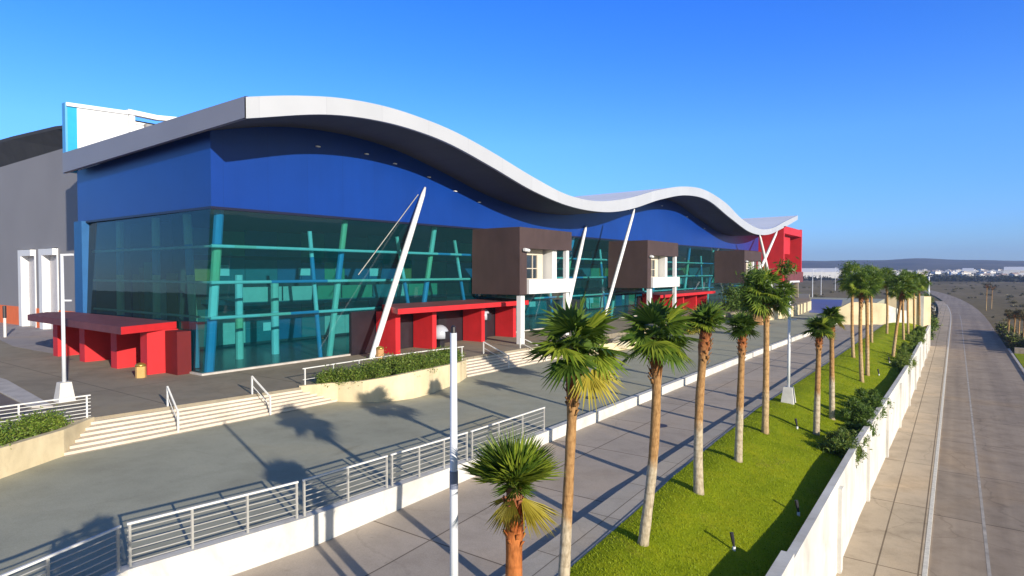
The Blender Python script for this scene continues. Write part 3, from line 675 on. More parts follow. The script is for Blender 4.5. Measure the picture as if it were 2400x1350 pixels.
# red entrance canopies
def canopy(y0, y1, fins, z=3.35, door=True):
    mb = MB(); mb.prism([(-37.55, y0 + 1.7), (-34.0, y0), (-34.0, y1), (-37.55, y1)], [z, z - .12, z - .12, z], [z + .45, z + .3, z + .3, z + .45]); 
    mb.f.append(mb.f.pop(1)); top = mb.mi; mb.mi[-1] = 1
    c = mb.build('entrance_canopy', [M['red'], M['redtop']], hall)
    for y in fins:
        mb = MB(); mb.box(-37.5, -35.3, y, y + .5, 0, z - .08); mb.build('fin', M['red'], c)
canopy(32.7, 50.2, [33.7, 37.85, 44.4, 49.4]); canopy(83.5, 108.2, [85.3, 90, 96, 102, 107.4], 2.85)
mb = MB(); mb.prism([(-59.5, 18.6), (-57, 16.6), (-39.6, 16.0), (-41.1, 19.9), (-57.8, 19.9)], 2.75, 3.2); mb.f.append(mb.f.pop(1)); mb.mi = [0] + [1] * len(mb.f[1:]); mb.mi[3] = 0
c = mb.build('side_canopy', [M['red'], M['redtop']], hall)
for x in (-41.7, -46.0, -51.2, -56.2):
    mb = MB(); mb.box(x, x + .9, 17.95, 19.85, 0, 2.74); mb.build('fin', M['red'], c)
mb = MB(); mb.box(-40.7, -39.2, 19.0, 19.86, 0, 2.7); mb.build('fin', M['redshade'], c)  # this fin's shade is painted in by its darker red
# leaning white poles
def pole(p0, p1, w=.3):
    mb = MB(); mb.tube([lerp(p0, p1, t) for t in (0, .05, .3, .7, .95, 1)], [w * .75, w * .9, w, w, w * .8, w * .35], 12); mb.build('leaning_pole', M['white'], hall, True)
pole((-35.0, 30.8, -.4), (-37.25, 39.1, 13.7), .24)
pole((-34.8, 58.0, 0), (-37.25, 67.7, 12.2), .22); pole((-33.4, 64.4, 0), (-32.2, 70.7, 14.15), .2)
pole((-32.6, 145.5, 0), (-32.2, 130.3, 13.95), .3); pole((-32.6, 121, 0), (-32.2, 145.4, 15.5), .3)
mb = MB(); mb.tube([(-37.2, 38.2, 13.0), (-37.6, 32.0, 6.2)], .035, 6); mb.build('stay_cable', M['rail'], hall)
# red end portal
mb = MB(); Y0, Y1, X0, X1 = 150.9, 171.5, -46, -32
mb.box(X0, X1, Y0, Y0 + 1.0, 4.2, 16.9); mb.box(X0, X1, Y1 - .8, Y1, 4.2, 17.2); mb.box(X0, X1, Y0 + 1, Y1 - .8, 15.3, 17.0); mb.box(X0, X1 - 1.2, Y0 + 1, Y1 - .8, 4.2, 4.6); 
po = mb.build('red_portal', M['red'], hall)
mb = MB(); mb.box(X1 - 5, X1 - 4.6, Y0 + 1, Y1 - .8, 4.6, 15.3); mb.build('recess_panel', M['redshade'], po)  # shade of the recess is put into the panel colour
mb = MB(); mb.box(X1 - 1.9, X1 - 1.5, Y0 + 1.02, Y0 + 14, 10.8, 15.28); mb.build('bright_panel', M['red'], po)
mb = MB(); mb.box(X1 - .9, X1 + .3, Y0 + 1.1, Y1 + .3, 3.9, 6.5); mb.build('tray', M['redtop'], po)
for x, y in ((X1 - 1, Y0 + 8), (X1 - .8, Y1 - 2), (X1 - 7, Y0 + 5), (X1 - 7, Y1 - 2)):
    mb = MB(); mb.bar((x + .3, y - 1.2, 0), (x, y, 4.2), .8, .8); mb.build('leg', M['wood'], po)
# blade wall behind the roof edge
mb = MB(); mb.quad((-59, 20.8, 14.6), (-59, 24.7, 14.6), (-59, 24.7, 20.2), (-59, 20.8, 19.95)); mb.quad((-59.5, 20.8, 14.6), (-59, 20.8, 14.6), (-59, 20.8, 19.95), (-59.5, 20.8, 19.95))
mb.quad((-59.5, 20.8, 19.95), (-59, 20.8, 19.95), (-59, 24.7, 20.2), (-59.5, 24.7, 20.2)); mb.quad((-59.5, 24.7, 14.6), (-59.5, 20.8, 14.6), (-59.5, 20.8, 19.95), (-59.5, 24.7, 20.2))
mb.bar((-58.95, 20.0, 20.05), (-58.95, 24.8, 20.32), .3, .28)
bl = mb.build('roof_blade', M['white'], hall)
mb = MB(); mb.box(-59.5, -58.99, 20.12, 20.79, 14.6, 19.95); mb.build('turquoise_edge', M['turq'], bl)
mb = MB(); mb.box(-59.6, -58.97, 19.95, 20.11, 14.5, 20.2); mb.build('dark_edge', M['cblue'], bl)
mb = MB(); mb.box(-59.4, -59.1, 24.75, 29.2, 14.6, 19.7); mb.box(-59.2, -58.9, 24.75, 25.2, 14.6, 20.2); mb.bar((-59, 24.6, 20.4), (-59, 27, 20.35), .6, .4); mb.bar((-59, 27, 20.35), (-59, 34, 21.1), .6, .4); mb.build('white_parapet', M['white'], bl)
mb = MB(); mb.box(-59.9, -59.5, 29.2, 40, 14.6, 20.5); mb.build('grey_backing', M['greymetal'], bl)

# ------------------------------------------------------------------ grey hall on the left
gh = thing('grey_hall', 'tall plain grey hall with an orange plinth left of the blue hall', 'building', (-90, 45, 0))
mb = MB(); YH = 26.0
segs = [(-130, -99), (-92.9, -90.6), (-86.2, -83.9), (-79.5, -58.6)]
for a, b_ in segs: mb.box(a, b_, YH, YH + .8, 2.25, 9.1)
for a, b_ in segs: pass
mb.box(-99, -92.9, YH, YH + .8, 2.25, 9.1)
mb.box(-130, -58.6, YH, YH + .8, 9.1, 19.6); mb.box(-59.4, -58.6, YH + .8, 90, 2.25, 19.6); mb.build('wall', M['greywall'], gh)
mb = MB()
for a, b_ in ((-130, -90.6), (-86.2, -83.9), (-79.5, -58.6)): mb.box(a, b_, YH - .05, YH + .8, -.05, 2.25)
mb.build('plinth', M['orange'], gh)
mb = MB()
pts = [(-130, 23.3), (-115, 23.1), (-100, 22.6), (-90, 22.3), (-77, 21.7), (-65, 20.6), (-59, 19.8)]
for (xa, za), (xb, zb_) in zip(pts, pts[1:]):
    mb.quad((xa, YH - .9, za), (xb, YH - .9, zb_), (xb, 60, zb_), (xa, 60, za)); mb.quad((xa, YH - .9, za - .35), (xb, YH - .9, zb_ - .35), (xb, YH - .9, zb_), (xa, YH - .9, za))
    mb.quad((xa, YH - .9, za - .35), (xa, YH + .05, 19.5), (xb, YH + .05, 19.5), (xb, YH - .9, zb_ - .35))
mb.build('roof', M['darkroof'], gh)
for a, b_ in ((-90.6, -86.2), (-83.9, -79.5)):
    mb = MB(); mb.box(a, a + 1.0, YH - .45, YH + .7, 0, 9.0); mb.box(b_ - .25, b_, YH - .1, YH + .7, 0, 9.0); mb.box(a + 1.0, b_ - .25, YH - .45, YH + .7, 8.3, 9.0)
    fr = mb.build('door_frame', M['white'], gh)
    mb = MB(); mb.box(a + 1.0, b_ - .25, YH + .3, YH + .5, 0, 8.3); mb.build('door', M['doorpale'], fr)

# ------------------------------------------------------------------ lamp posts, bins, small things
def lamp(label, x, y, z, h, plinth, band=False):
    t = thing('lamp_post', label, 'lamp post', (x, y, z))
    mb = MB(); mb.frustum((x, y), plinth * .5, plinth * .3, z - .3, z + .95); mb.build('plinth', M['conc'], t)
    mb = MB(); mb.tube([(x, y, z + .9), (x, y, z + h * .5), (x, y, z + h)], [.095, .085, .07], 12); mb.build('pole', M['lampw'], t, True)
    mb = MB(); mb.bar((x - .05, y, z + h), (x + .45, y + .3, z + h + .02), .16, .1); mb.build('lamp_head', M['lampw'], t)
    if band:
        mb = MB(); mb.tube([(x, y, z + h * .52), (x, y, z + h * .57)], [.094, .094], 12); mb.build('band', M['lampgrey'], t)
    else:
        mb = MB(); mb.bar((x, y, z + h * .69), (x + .35, y + .25, z + h * .69), .08, .08); mb.build('bracket', M['lampw'], t)
    return t
lamp('white lamp post on the podium left of the wide steps', -35.9, 11.9, 0, 7.25, .8)
x, y = -7.72, 8.86; t = thing('lamp_post', 'nearest white lamp post with a grey band, standing by the drive', 'lamp post', (x, y, zs(y)))
mb = MB(); mb.frustum((x, y), .4, .24, zs(y) - .2, zs(y) + .9); mb.build('plinth', M['conc'], t)
mb = MB(); mb.tube([(x, y, zs(y) + .8), (x, y, 2.0), (x, y, 5.25)], [.085, .077, .063], 14); mb.build('pole', M['lampw'], t, True)
mb = MB(); mb.tube([(x, y, 2.28), (x, y, 2.62)], [.083, .082], 14); mb.build('band', M['lampgrey'], t)
mb = MB(); mb.tube([(x, y, 5.25), (x, y, 5.36), (x - .01, y, 5.4)], [.05, .045, .01], 10); mb.build('cap', M['dark'], t)
lamp('white lamp post on a pale pyramid plinth at the lawn edge', -7.86, 38.74, lawn_z(-7.86, 38.74) - .05, 7.1, .78)
def bin_(label, x, y, mat, z=0):
    t = thing('litter_bin', label, 'bin', (x, y, z)); mb = MB(); mb.prism([(x + .29 * math.cos(a * math.pi / 4 + .39), y + .29 * math.sin(a * math.pi / 4 + .39)) for a in range(8)], z, z + .68); mb.build('body', mat, t)
    mb = MB(); mb.lathe((x, y, z + .7), [(.3, 0), (.31, .05), (.25, .14), (.12, .2), (0, .22)], 14); mb.build('lid', M['gold'], t, True)
bin_('tan litter bin with a gold domed lid in front of the left red canopy', -40.2, 17.3, M['tan']); bin_('orange tan litter bin between the leaning pole and the red canopy', -34.75, 31.6, M['terra'])
def dome(label, x, y, z, r, stand=True):
    t = thing('domed_booth', label, 'booth', (x, y, 0)); mb = MB(); mb.lathe((x, y, z), [(r * .98, -.35), (r, 0), (r * .97, r * .25), (r * .86, r * .5), (r * .66, r * .75), (r * .35, r * .94), (0, r)], 24); mb.build('hood', M['dome'], t, True)
    mb = MB(); mb.tube([(x, y, z - .42), (x, y, z - .34)], [r * 1.02, r * 1.03], 24); mb.build('rim', M['dark'], t)
    mb = MB(); mb.box(x - .3, x + .3, y - .3, y + .3, 0, z - .4); mb.build('pedestal', M['dark'], t)
    mb = MB(); mb.box(x + r * .8, x + r * 1.03, y - .15, y + .45, z - .4, z + .25); mb.build('panel', M['dark'], t)
dome('white domed booth standing between the red fins', -35.8, 39.3, 1.12, .8); dome('second white dome half hidden behind a red fin', -36.2, 45.7, 2.3, .7)
mb = MB(); mb.tube([(-45.0, 3, 0)] + [(-45.0, 3, .5)], .05); 
t = thing('bollard', 'short pole standing on the apron at the far left edge', 'post', (-76, 20.3, .01)); mb = MB(); mb.tube([(-76, 20.3, 0), (-76, 20.3, 1.9)], .12, 8); mb.build('pole', M['railw'], t); mb = MB(); mb.tube([(-76, 20.3, 1.9), (-76, 20.3, 3.1)], .16, 8); mb.build('dark_top', M['dark'], t)
for k, (x, y) in enumerate([(-17.4, 32.2), (-12.2, 29.9)]):
    z = (-1 if k == 0 else zd(y)); mb = MB(); mb.tube([(x, y, z - .02), (x, y, z + .012)], .42, 20)
    tag(mb.build('manhole_cover', M['dark']), ('round dark manhole cover on the plaza' , 'round dark manhole cover in the drive')[k], 'manhole')
def spike(label, x, y, s=1.):
    z = lawn_z(x, y); t = thing('spike_light', label, 'garden light', (x, y, z), 'small spike lights on the lawn')
    mb = MB(); mb.tube([(x, y, z - .05), (x, y, z + .12)], .05 * s, 8); mb.build('base', M['white'], t)
    mb = MB(); mb.tube([(x, y, z + .1), (x - .05, y + .03, z + .32 * s), (x - .09, y + .05, z + .5 * s)], [.03, .055, .06], 8); mb.build('head', M['dark'], t)
for L_, x, y in [('nearest small spike light on the lawn, opposite the thick fan palm trunk', -5.24, 18.63), ('small dark spike light close to the shadow of the white wall', -4.3, 23.0), ('small bent spike light up the lawn near the slim palms', -6.43, 33.8), ('tiny dark spike light far up the lawn near the wall shrubs', -4.83, 56.6), ('farthest pair light standing on the lawn, before the bushy palms', -4.77, 65.4)]: spike(L_, x, y)
mb = MB(); rr = random.Random(4)
mb.lathe((-3.95, 19.6, lawn_z(-3.95, 19.6) - .05), [(.24, 0), (.28, .08), (.18, .2), (.02, .24)], 7); tag(mb.build('stone', M['rock']), 'pale stone lying on the lawn in the wall shadow', 'stone')

# ------------------------------------------------------------------ plants
def fan_leaf(V, F, hub, d, s, R, nseg, spread, droop, wk, rng, petiole=None):
    d = np.array(d); s = np.array(s); n = np.cross(d, s); up = np.array([0, 0, 1.])
    for k in range(nseg):
        a = -spread + 2 * spread * k / (nseg - 1); a += rng.normal(0, .02)
        dir_ = d * math.cos(a) + s * math.sin(a); side = -d * math.sin(a) + s * math.cos(a)
        L = R * (.72 + .28 * math.cos(a * .8)) * rng.uniform(.9, 1.08)
        w0 = R * spread * 2 / nseg * wk
        f = n * (.02 * R)
        m = hub + dir_ * L * .52 - up * droop * L * .06; e = hub + dir_ * L - up * droop * L * rng.uniform(.2, .42) + n * rng.normal(0, .04) * R
        i = len(V); h = hub + dir_ * L * .06
        V += [h - side * w0 * .06, h + side * w0 * .06, m - side * w0 * .3 - f, m + f, m + side * w0 * .3 - f, e]
        F += [(i, i + 3, i + 2), (i, i + 1, i + 3), (i + 1, i + 4, i + 3), (i + 2, i + 3, i + 5), (i + 3, i + 4, i + 5)]
    if petiole is not None:
        p0, w = petiole; i = len(V); q = s * w
        V += [p0 - q, p0 + q, hub + q * .6, hub - q * .6]; F += [(i, i + 1, i + 2), (i, i + 2, i + 3)]
def leaf_dirs(n, emin, emax, rng, jit=.15):
    out = []
    for k in range(n):
        az = k * 2.39996 + rng.normal(0, jit); el = emax + (emin - emax) * ((k + .5) / n) ** .9 + rng.normal(0, .08); out.append((az, el))
    return out
def fan_set(c, n, emin, emax, pet, R, nseg, spread, droop, wk, rng, twist=.35):
    V, F = [], []
    for az, el in leaf_dirs(n, emin, emax, rng):
        d = np.array([math.cos(az) * math.cos(el), math.sin(az) * math.cos(el), math.sin(el)])
        s = np.cross(d, [0, 0, 1.]); s /= np.linalg.norm(s) + 1e-6
        nn = np.cross(s, d); tw = rng.normal(0, twist); s = s * math.cos(tw) + nn * math.sin(tw)
        pl = pet * rng.uniform(.75, 1.15); hub = np.array(c) + d * pl - np.array([0, 0, .12 * pl * (1 - math.sin(el))])
        fd = d - np.array([0, 0, .18]); fd /= np.linalg.norm(fd); s = s - fd * np.dot(s, fd); s /= np.linalg.norm(s)
        fan_leaf(V, F, hub, fd, s, R * rng.uniform(.85, 1.1), nseg, spread, droop, wk, rng, (np.array(c), .03 * R))
    return np.array(V), np.array(F)
def trunk(mb, p0, p1, r0, r1, bend=(0, 0), neck=1.25, n=14, rng=None):
    pts, rs = [], []
    for k in range(n + 1):
        t = k / n; p = Vector(p0).lerp(Vector(p1), t); p.x += bend[0] * math.sin(math.pi * t); p.y += bend[1] * math.sin(math.pi * t)
        r = r0 + (r1 - r0) * t
        if t < .06: r *= 1.18
        if t > .8: r *= 1 + (neck - 1) * math.sin((t - .8) / .2 * math.pi)
        if rng is not None: r *= rng.uniform(.95, 1.05)
        pts.append(p); rs.append(r)
    mb.tube(pts, rs, 12)
    if rng is not None:     # stubs of cut leaf bases below the crown
        for k in range(34):
            t = .78 + .21 * k / 34; q = Vector(p0).lerp(Vector(p1), t); a = k * 2.39996; r = r1 * (1 + (neck - 1) * math.sin(max(0, (t - .8) / .2) * math.pi))
            d = Vector((math.cos(a), math.sin(a), 0)); mb.bar(q + d * r * .8 - Vector((0, 0, .04)), q + d * (r * 1.12 + .045) + Vector((0, 0, .1)), .07, .02)
def palm(label, base, top, r0, r1, R, pet, n, seed, emin=-.5, emax=1.45, nseg=22, bend=(0, 0), mat='leaf_fan', dry=0, dead=3, neck=1.3, spread=1.9, droop=.6, group='palms along the lawn', light=0, bmat='bark', wk=1.25):
    rng = np.random.default_rng(seed); t = thing('fan_palm', label, 'palm tree', base, group)
    mb = MB(); trunk(mb, (base[0], base[1], base[2] - .2), top, r0, r1, bend, neck, 16, rng); mb.build('trunk', M[bmat], t, True)
    V, F = fan_set(Vector(top) + Vector((0, 0, .05)), n, emin, emax, pet, R, nseg, spread, droop, wk, rng); np_build('crown', V, F, M[mat], t)
    V, F = fan_set(Vector(top) - Vector((0, 0, .02)), 12, -.3, 1.2, pet * .25, R * .5, 14, spread * .8, droop, wk, rng); np_build('crown', V, F, M[mat], t)
    if light:
        V, F = fan_set(Vector(top) + Vector((0, 0, .03)), light, emin, emax * .9, pet * 1.05, R, nseg, spread, droop, wk, rng); np_build('crown', V, F, M['leaf_light'], t)
    if dry:
        V, F = fan_set(Vector(top) - Vector((0, 0, .05)), dry, -.75, -.25, pet, R * .95, nseg, spread * .7, droop * 1.2, wk, rng); np_build('yellow_fronds', V, F, M['leaf_dry'], t)
    if dead:
        V, F = fan_set(Vector(top) - Vector((0, 0, .2)), dead, -1.45, -1.0, pet * .35, R * .55, 12, .6, .3, 1.2, rng); np_build('dead_fronds', V, F, M['leaf_dead'], t)
    return t
# near to far
def bz(x, y): return lawn_z(x, y) if x > lawn_edge(y) else zs(y)
p = lambda x, y: (x, y, bz(x, y))
palm('small fan palm nearest the camera with yellowing lower fronds', p(-6.3, 8.8), (-6.3, 8.86, 2.6), .17, .14, .86, .16, 8, 1, .5, 1.52, 30, dry=3, dead=3, light=14, spread=1.0, neck=1.15, droop=.08, bmat='bark_red', wk=1.1)
palm('fan palm just outside the bottom frame edge', p(-4.4, 1.75), (-4.4, 1.75, 3.2), .16, .13, .75, .4, 16, 2, -.7, .75, dead=3)
palm('tall fan palm with dark shaggy collar behind the near lamp post', p(-7.08, 11.75), (-6.9, 12.05, 4.68), .135, .105, .88, .55, 11, 6, -.35, 1.45, 24, bend=(-.03, .05), dry=1, dead=4, light=4, neck=1.55)
palm('thick fan palm with spreading dark crown, second tall one along the lawn', p(-7.27, 16.61), (-7.02, 17.0, 4.5), .155, .12, .92, .58, 14, 4, -.6, 1.4, 24, bend=(.12, .05), dead=5, light=4, neck=1.4)
palm('fan palm with upright brush shaped crown and pale trunk foot', p(-7.23, 21.34), (-7.1, 21.6, 4.55), .175, .13, .7, .3, 15, 5, .0, 1.5, 22, bend=(-.12, 0), dead=7, neck=1.5, light=3)
palm('slim palm with small tufted crown before the white kerb line', p(-7.15, 25.88), (-7.05, 26, 4.1), .165, .12, .6, .28, 17, 7, -.45, 1.45, 20, dead=5)
palm('slim palm with low round crown, left of a pair on the lawn', p(-5.56, 33.85), (-5.5, 34, 3.55), .16, .11, .64, .28, 17, 8, -.45, 1.45, 18, dead=3, mat='leaf_dark', light=6)
palm('slim palm with low round crown, right of a pair on the lawn', p(-5.45, 38.01), (-5.55, 38.1, 3.9), .15, .11, .62, .28, 16, 9, -.45, 1.45, 18, dead=3, mat='leaf_dark', light=5, dry=1)
# leafy street trees
def leaf_cloud(blobs, n, size, rng, flat=.8, thin=.45):
    V = []; blobs = np.array(blobs, dtype=float)
    wts = blobs[:, 3] ** 2; wts /= wts.sum(); idx = rng.choice(len(blobs), n, p=wts)
    d = rng.normal(size=(n, 3)); d /= np.linalg.norm(d, axis=1)[:, None]
    r = (.45 + .6 * rng.random(n) ** .6) * blobs[idx, 3]
    c = blobs[idx, :3] + (.55 * d * r[:, None] + .42 * rng.normal(size=(n, 3)) * blobs[idx, 3:4]) * np.array([1, 1, flat])
    a = rng.normal(size=(n, 3)); a /= np.linalg.norm(a, axis=1)[:, None]; b_ = np.cross(a, rng.normal(size=(n, 3))); b_ /= np.linalg.norm(b_, axis=1)[:, None]
    sz = size * (.6 + .8 * rng.random(n))[:, None]
    V = np.stack([c - a * sz, c + b_ * sz * thin, c + a * sz, c - b_ * sz * thin], 1).reshape(-1, 3)
    return V, np.arange(n * 4).reshape(-1, 4)
def leafy(label, base, h, cr, seed, lean=(0, 0), r0=.15, n=2600, group='leafy trees along the lawn', mats=('leaf_fan', 'leaf_dark'), size=.1, flat=.85):
    rng = np.random.default_rng(seed); t = thing('leafy_tree', label, 'tree', base, group)
    top = Vector((base[0] + lean[0], base[1] + lean[1], base[2] + h - cr * 1.05))
    mb = MB(); trunk(mb, (base[0], base[1], base[2] - .2), top, r0, r0 * .62, (0, 0), 1.1, 12, rng)
    bl = []
    for k in range(22):
        a = k * 2.4 + rng.normal(0, .3); rr_ = cr * rng.uniform(.3, .95); z = rng.uniform(-.4, 1.05) * cr
        if k == 0: rr_, z = 0, cr * .3
        q = Vector((top.x + math.cos(a) * rr_, top.y + math.sin(a) * rr_, top.z + z + cr * .1)); bl.append((q.x, q.y, q.z, cr * rng.uniform(.18, .38)))
        mb.tube([top - Vector((0, 0, .25)), top.lerp(q, .5) + Vector((0, 0, -.05)), q], [r0 * .4, r0 * .25, .015], 6)
    mb.build('trunk', M['bark_plain'], t, True)
    for q, mt in enumerate(mats):
        V, F = leaf_cloud(bl if q == 0 else [(x, y, z + .1 * cr * q, r * (1 + .06 * q)) for x, y, z, r in bl], n if q == 0 else int(n * .6), size, rng, flat, .24); np_build('crown', V, F, M[mt], t)
    return t
for k, (x, y, lb) in enumerate([(-5.8, 140, 'small street tree with orange stem beyond the boundary wall'), (-5.2, 152, 'second small street tree beyond the boundary wall')]): leafy(lb, (x, y, ZSW), 6.8, 1.7, 60 + k, (0, 0), .15, 1200, size=.2, group='street trees beyond the wall', mats=('hedge', 'leaf_fan'))
def bushy(label, base, h, cr, seed, lean=(0, 0), r0=.15, n=52, group='bushy palms along the lawn', loose=1500):
    rng = np.random.default_rng(seed); t = thing('bushy_palm', label, 'palm tree', base, group)
    top = Vector((base[0] + lean[0], base[1] + lean[1], base[2] + h - cr * 1.15))
    mb = MB(); trunk(mb, (base[0], base[1], base[2] - .2), top, r0, r0 * .68, (rng.normal(0, .06), 0), 1.2, 14, rng); mb.build('trunk', M['bark_plain'], t, True)
    for mt, k, em in (('leaf_fan', int(n * .4), 1.5), ('leaf_light', int(n * .3), 1.3), ('leaf_dark', int(n * .14), .4)):
        V, F = fan_set(top + Vector((0, 0, cr * .1)), k, -.75, em, cr * .6, cr * .56, 13, 1.5, .7, .8, rng, .7); np_build('crown', V, F, M[mt], t)
    bl = [(top.x + cr * rng.normal(0, .42), top.y + cr * rng.normal(0, .42), top.z + cr * rng.uniform(-.2, 1.0), cr * rng.uniform(.2, .4)) for k in range(12)]
    V, F = leaf_cloud(bl, loose, .13, rng, .9, .2); np_build('crown', V, F, M['leaf_fan'], t)
    V, F = fan_set(top - Vector((0, 0, .1)), 5, -1.4, -.9, cr * .3, cr * .45, 10, .6, .3, 1.1, rng); np_build('dead_fronds', V, F, M['leaf_dead'], t)
    return t
def shrub(label, blobs, n, size, mats, seed, cat='shrub', group=None, flat=.9, name='shrub', thin=.45):
    rng = np.random.default_rng(seed); b0 = np.array(blobs); t = thing(name, label, cat, (b0[:, 0].mean(), b0[:, 1].mean(), b0[:, 2].min() - .1), group)
    for q, mt in enumerate(mats):
        V, F = leaf_cloud(blobs, int(n / (1 + .5 * q)), size, rng, flat, thin); np_build('foliage', V, F, M[mt], t)
    mb = MB()
    for bl in blobs[::2]: mb.tube([(bl[0], bl[1], bl[2] - bl[3] * .9), (bl[0] + .05, bl[1], bl[2])], [.03, .01], 5)
    mb.build('stem', M['wood'], t)
    return t
bushy('tall palm with ragged green crown and orange trunk beside the lamp post', p(-7.34, 31.09), 8.1, 1.3, 21, r0=.17, n=62, loose=3500)
tr = [(-7.3, 62.3, 8.4, 1.35, 'grey trunked bushy palm at the walkway end, leftmost of the far cluster'), (-5.51, 51.96, 8.2, 1.1, 'bushy palm with a lime green trunk foot, nearest of the far cluster'), (-5.49, 55.23, 8.4, 1.15, 'bushy palm with pale trunk just behind the nearest of the far cluster'), (-7.3, 77, 8.4, 1.4, 'grey trunked bushy palm in front of the cream boundary wall'), (-6.9, 90, 8.4, 1.4, 'slim grey trunk palm before the low part of the boundary wall'), (-4.85, 70, 7.9, 1.3, 'leaning bushy palm standing right of the far cluster'), (-5.0, 88, 8.2, 1.4, 'bushy palm with orange trunk before the tall wall panel'), (-5.0, 97, 8.4, 1.4, 'second orange trunked palm before the tall wall panel'), (-4.6, 103, 8.4, 1.45, 'third orange trunked palm before the tall wall panel'), (-4.2, 108, 8.4, 1.5, 'last bushy palm on the lawn, at the corner of the boundary wall')]
for k, (x, y, h_, cr, lb) in enumerate(tr): bushy(lb, p(x, y), h_, cr, 40 + k, (-.15 if k != 5 else .7, 0), .15)
rr = random.Random(2); bl = []
for k in range(130):
    y = 22.2 + 10.7 * rr.random(); xf = interp(y, [q[1] for q in P1], [q[0] for q in P1]) - .5; xb_ = -29.35; x = xb_ + (xf - xb_) * rr.random(); bl.append((x, y, .35 * min(1, (y - 21.8) / 3) + .1 + .2 * rr.random(), .3 + .2 * rr.random() ** 2 + .12 * min(1, (y - 21.8) / 4)))
shrub('dense dark green shrubs filling the cream planter between the steps', bl, 30000, .055, ('hedge', 'hedge_bright', 'leaf_dark'), 31, name='shrub_bed')
bl = []
for k in range(90):
    y = -2 + 12 * rr.random(); xf = interp(y, [q[1] for q in P2], [q[0] for q in P2]) - .6; x = -31.0 + (xf + 31.0) * rr.random(); bl.append((x, y, .1 + .12 * rr.random(), .32 + .2 * rr.random()))
shrub('bright green clipped hedge behind the left cream wall', bl, 26000, .05, ('hedge_bright', 'hedge'), 32, 'hedge', name='hedge')
def wall_shrub(label, y0, y1, h, seed, n=3000, mats=('leaf_dark', 'hedge'), over=.1):
    r2 = random.Random(seed); bl = []
    for k in range(46):
        y = y0 + (y1 - y0) * r2.random(); x = XW(y) - .2 - 1.2 * r2.random() ** 1.5 + over * r2.random(); bl.append((x, y, lawn_z(x, y) + .1 + h * r2.random() ** 1.4, .12 + .3 * r2.random() ** 2))
    return shrub(label, bl, n * 3, .1, mats, seed, thin=.2, group='shrubs along the white street wall')
wall_shrub('dark shrub drooping over the white wall, nearest one', 31.5, 35.5, .45, 71)
wall_shrub('larger feathery shrub leaning over the white wall', 36.5, 45.5, .8, 72, 4500, ('leaf_fan', 'leaf_dark'))
wall_shrub('yellow green shrub against the far white wall', 62, 72, .7, 73, 3000, ('hedge', 'hedge_bright'))
wall_shrub('tall light green shrub at the far end of the white wall', 76, 100, 1.0, 74, 4500, ('hedge_bright', 'hedge'))
shrub('dark bushy shrub by the second steps, behind the tall palm', [(-27.2 + .7 * math.sin(k * 2.1), 48 + k * .45, -.1 + .3 * (k % 3), .5) for k in range(8)], 3200, .11, ('leaf_dark', 'hedge'), 75)
shrub('yellowish ornamental shrub on the plaza edge', [(-25.6 + .8 * math.sin(k * 2.1), 72 + k * .9, -.4 + .4 * (k % 3), .75) for k in range(7)], 2600, .14, ('leaf_dry', 'hedge'), 76)
shrub('dark green shrub group in front of the last brown box', [(-30 + 1.2 * math.sin(k * 2.1), 103 + k * 2.2, .9 + .9 * (k % 3), 1.3) for k in range(9)], 3600, .22, ('leaf_dark', 'leaf_fan'), 77)
shrub('round shrub standing in the terracotta planter', [(-23.5 + .5 * math.sin(k * 2.1), 92.3 + .6 * math.cos(k * 2.1), 1.0 + .5 * (k % 3), .6) for k in range(6)], 1600, .15, ('leaf_dark', 'hedge'), 78)
shrub('low dark ground shrub beside the boulder', [(-26.5 + .4 * math.sin(k * 2.1), 56 + k * .5, -.5 + .1 * (k % 3), .35) for k in range(5)], 900, .1, ('leaf_dark',), 79)
mb = MB(); mb.lathe((-26.2, 54.2, -.8), [(.9, 0), (1.05, .3), (.8, .7), (.35, .95), (0, 1.0)], 9); tag(mb.build('boulder', M['rock']), 'pale boulder in the low cream planter', 'rock')
mb = MB(); mb.lathe((-25.9, 56.6, -.8), [(.7, 0), (.8, .25), (.55, .55), (.2, .7), (0, .72)], 8); tag(mb.build('boulder', M['rock']), 'smaller pale boulder in the low cream planter', 'rock')
# palms and planting across the street
def bare(label, x, y, h, seed, crown=.7, mats=('scrub',), grp='saplings across the street'):
    return leafy(label, (x, y, ZSW), h, crown, seed, (.15, 0), .12, 500, grp, mats, .16)
for k, (x, y, h_) in enumerate([(7.5, 137, 4.6), (7.9, 131, 5.0), (8.3, 128, 5.6), (8.6, 124, 5.2), (8.0, 148, 4.4)]):
    bare('bare trunked young tree in the bed across the street', x, y, h_, 80 + k, .75)
for k, (x, y, h_) in enumerate([(7.6, 236, 8.5), (9.4, 250, 7.6)]): bare(('leaning thin tree across the street near the bend', 'second thin tree across the street near the bend')[k], x, y, h_, 90 + k, 1.3, ('farwood',), 'thin trees near the bend')
shrub('dusty green shrub in the bed across the street', [(7.6 + .4 * math.sin(k * 2.1), 140 + k * 2, ZSW + .5 + .3 * (k % 3), .9) for k in range(8)], 2200, .2, ('scrub', 'hedge'), 95)
shrub('second dusty shrub in the bed across the street, nearer', [(7.9 + .6 * math.sin(k * 2.1), 121 + k * 1.6, ZSW + .3 + .4 * (k % 3), .8) for k in range(8)], 2200, .18, ('scrub', 'hedge'), 96)
mb = MB(); mb.box(7.0, 11, 113.5, 114.3, -5.6, -4.4); mb.box(10.4, 11, 114.3, 150, -5.6, -3.4); tag(mb.build('garden_wall', M['wood']), 'low weathered wall round the bed across the street', 'wall')
mb = MB(); mb.prism([(6.85, 95), (14, 92), (14, 113), (6.9, 113)], -5.6, ZSW + .03); struct(mb, 'verge', M['lawn'], 'green verge across the street')
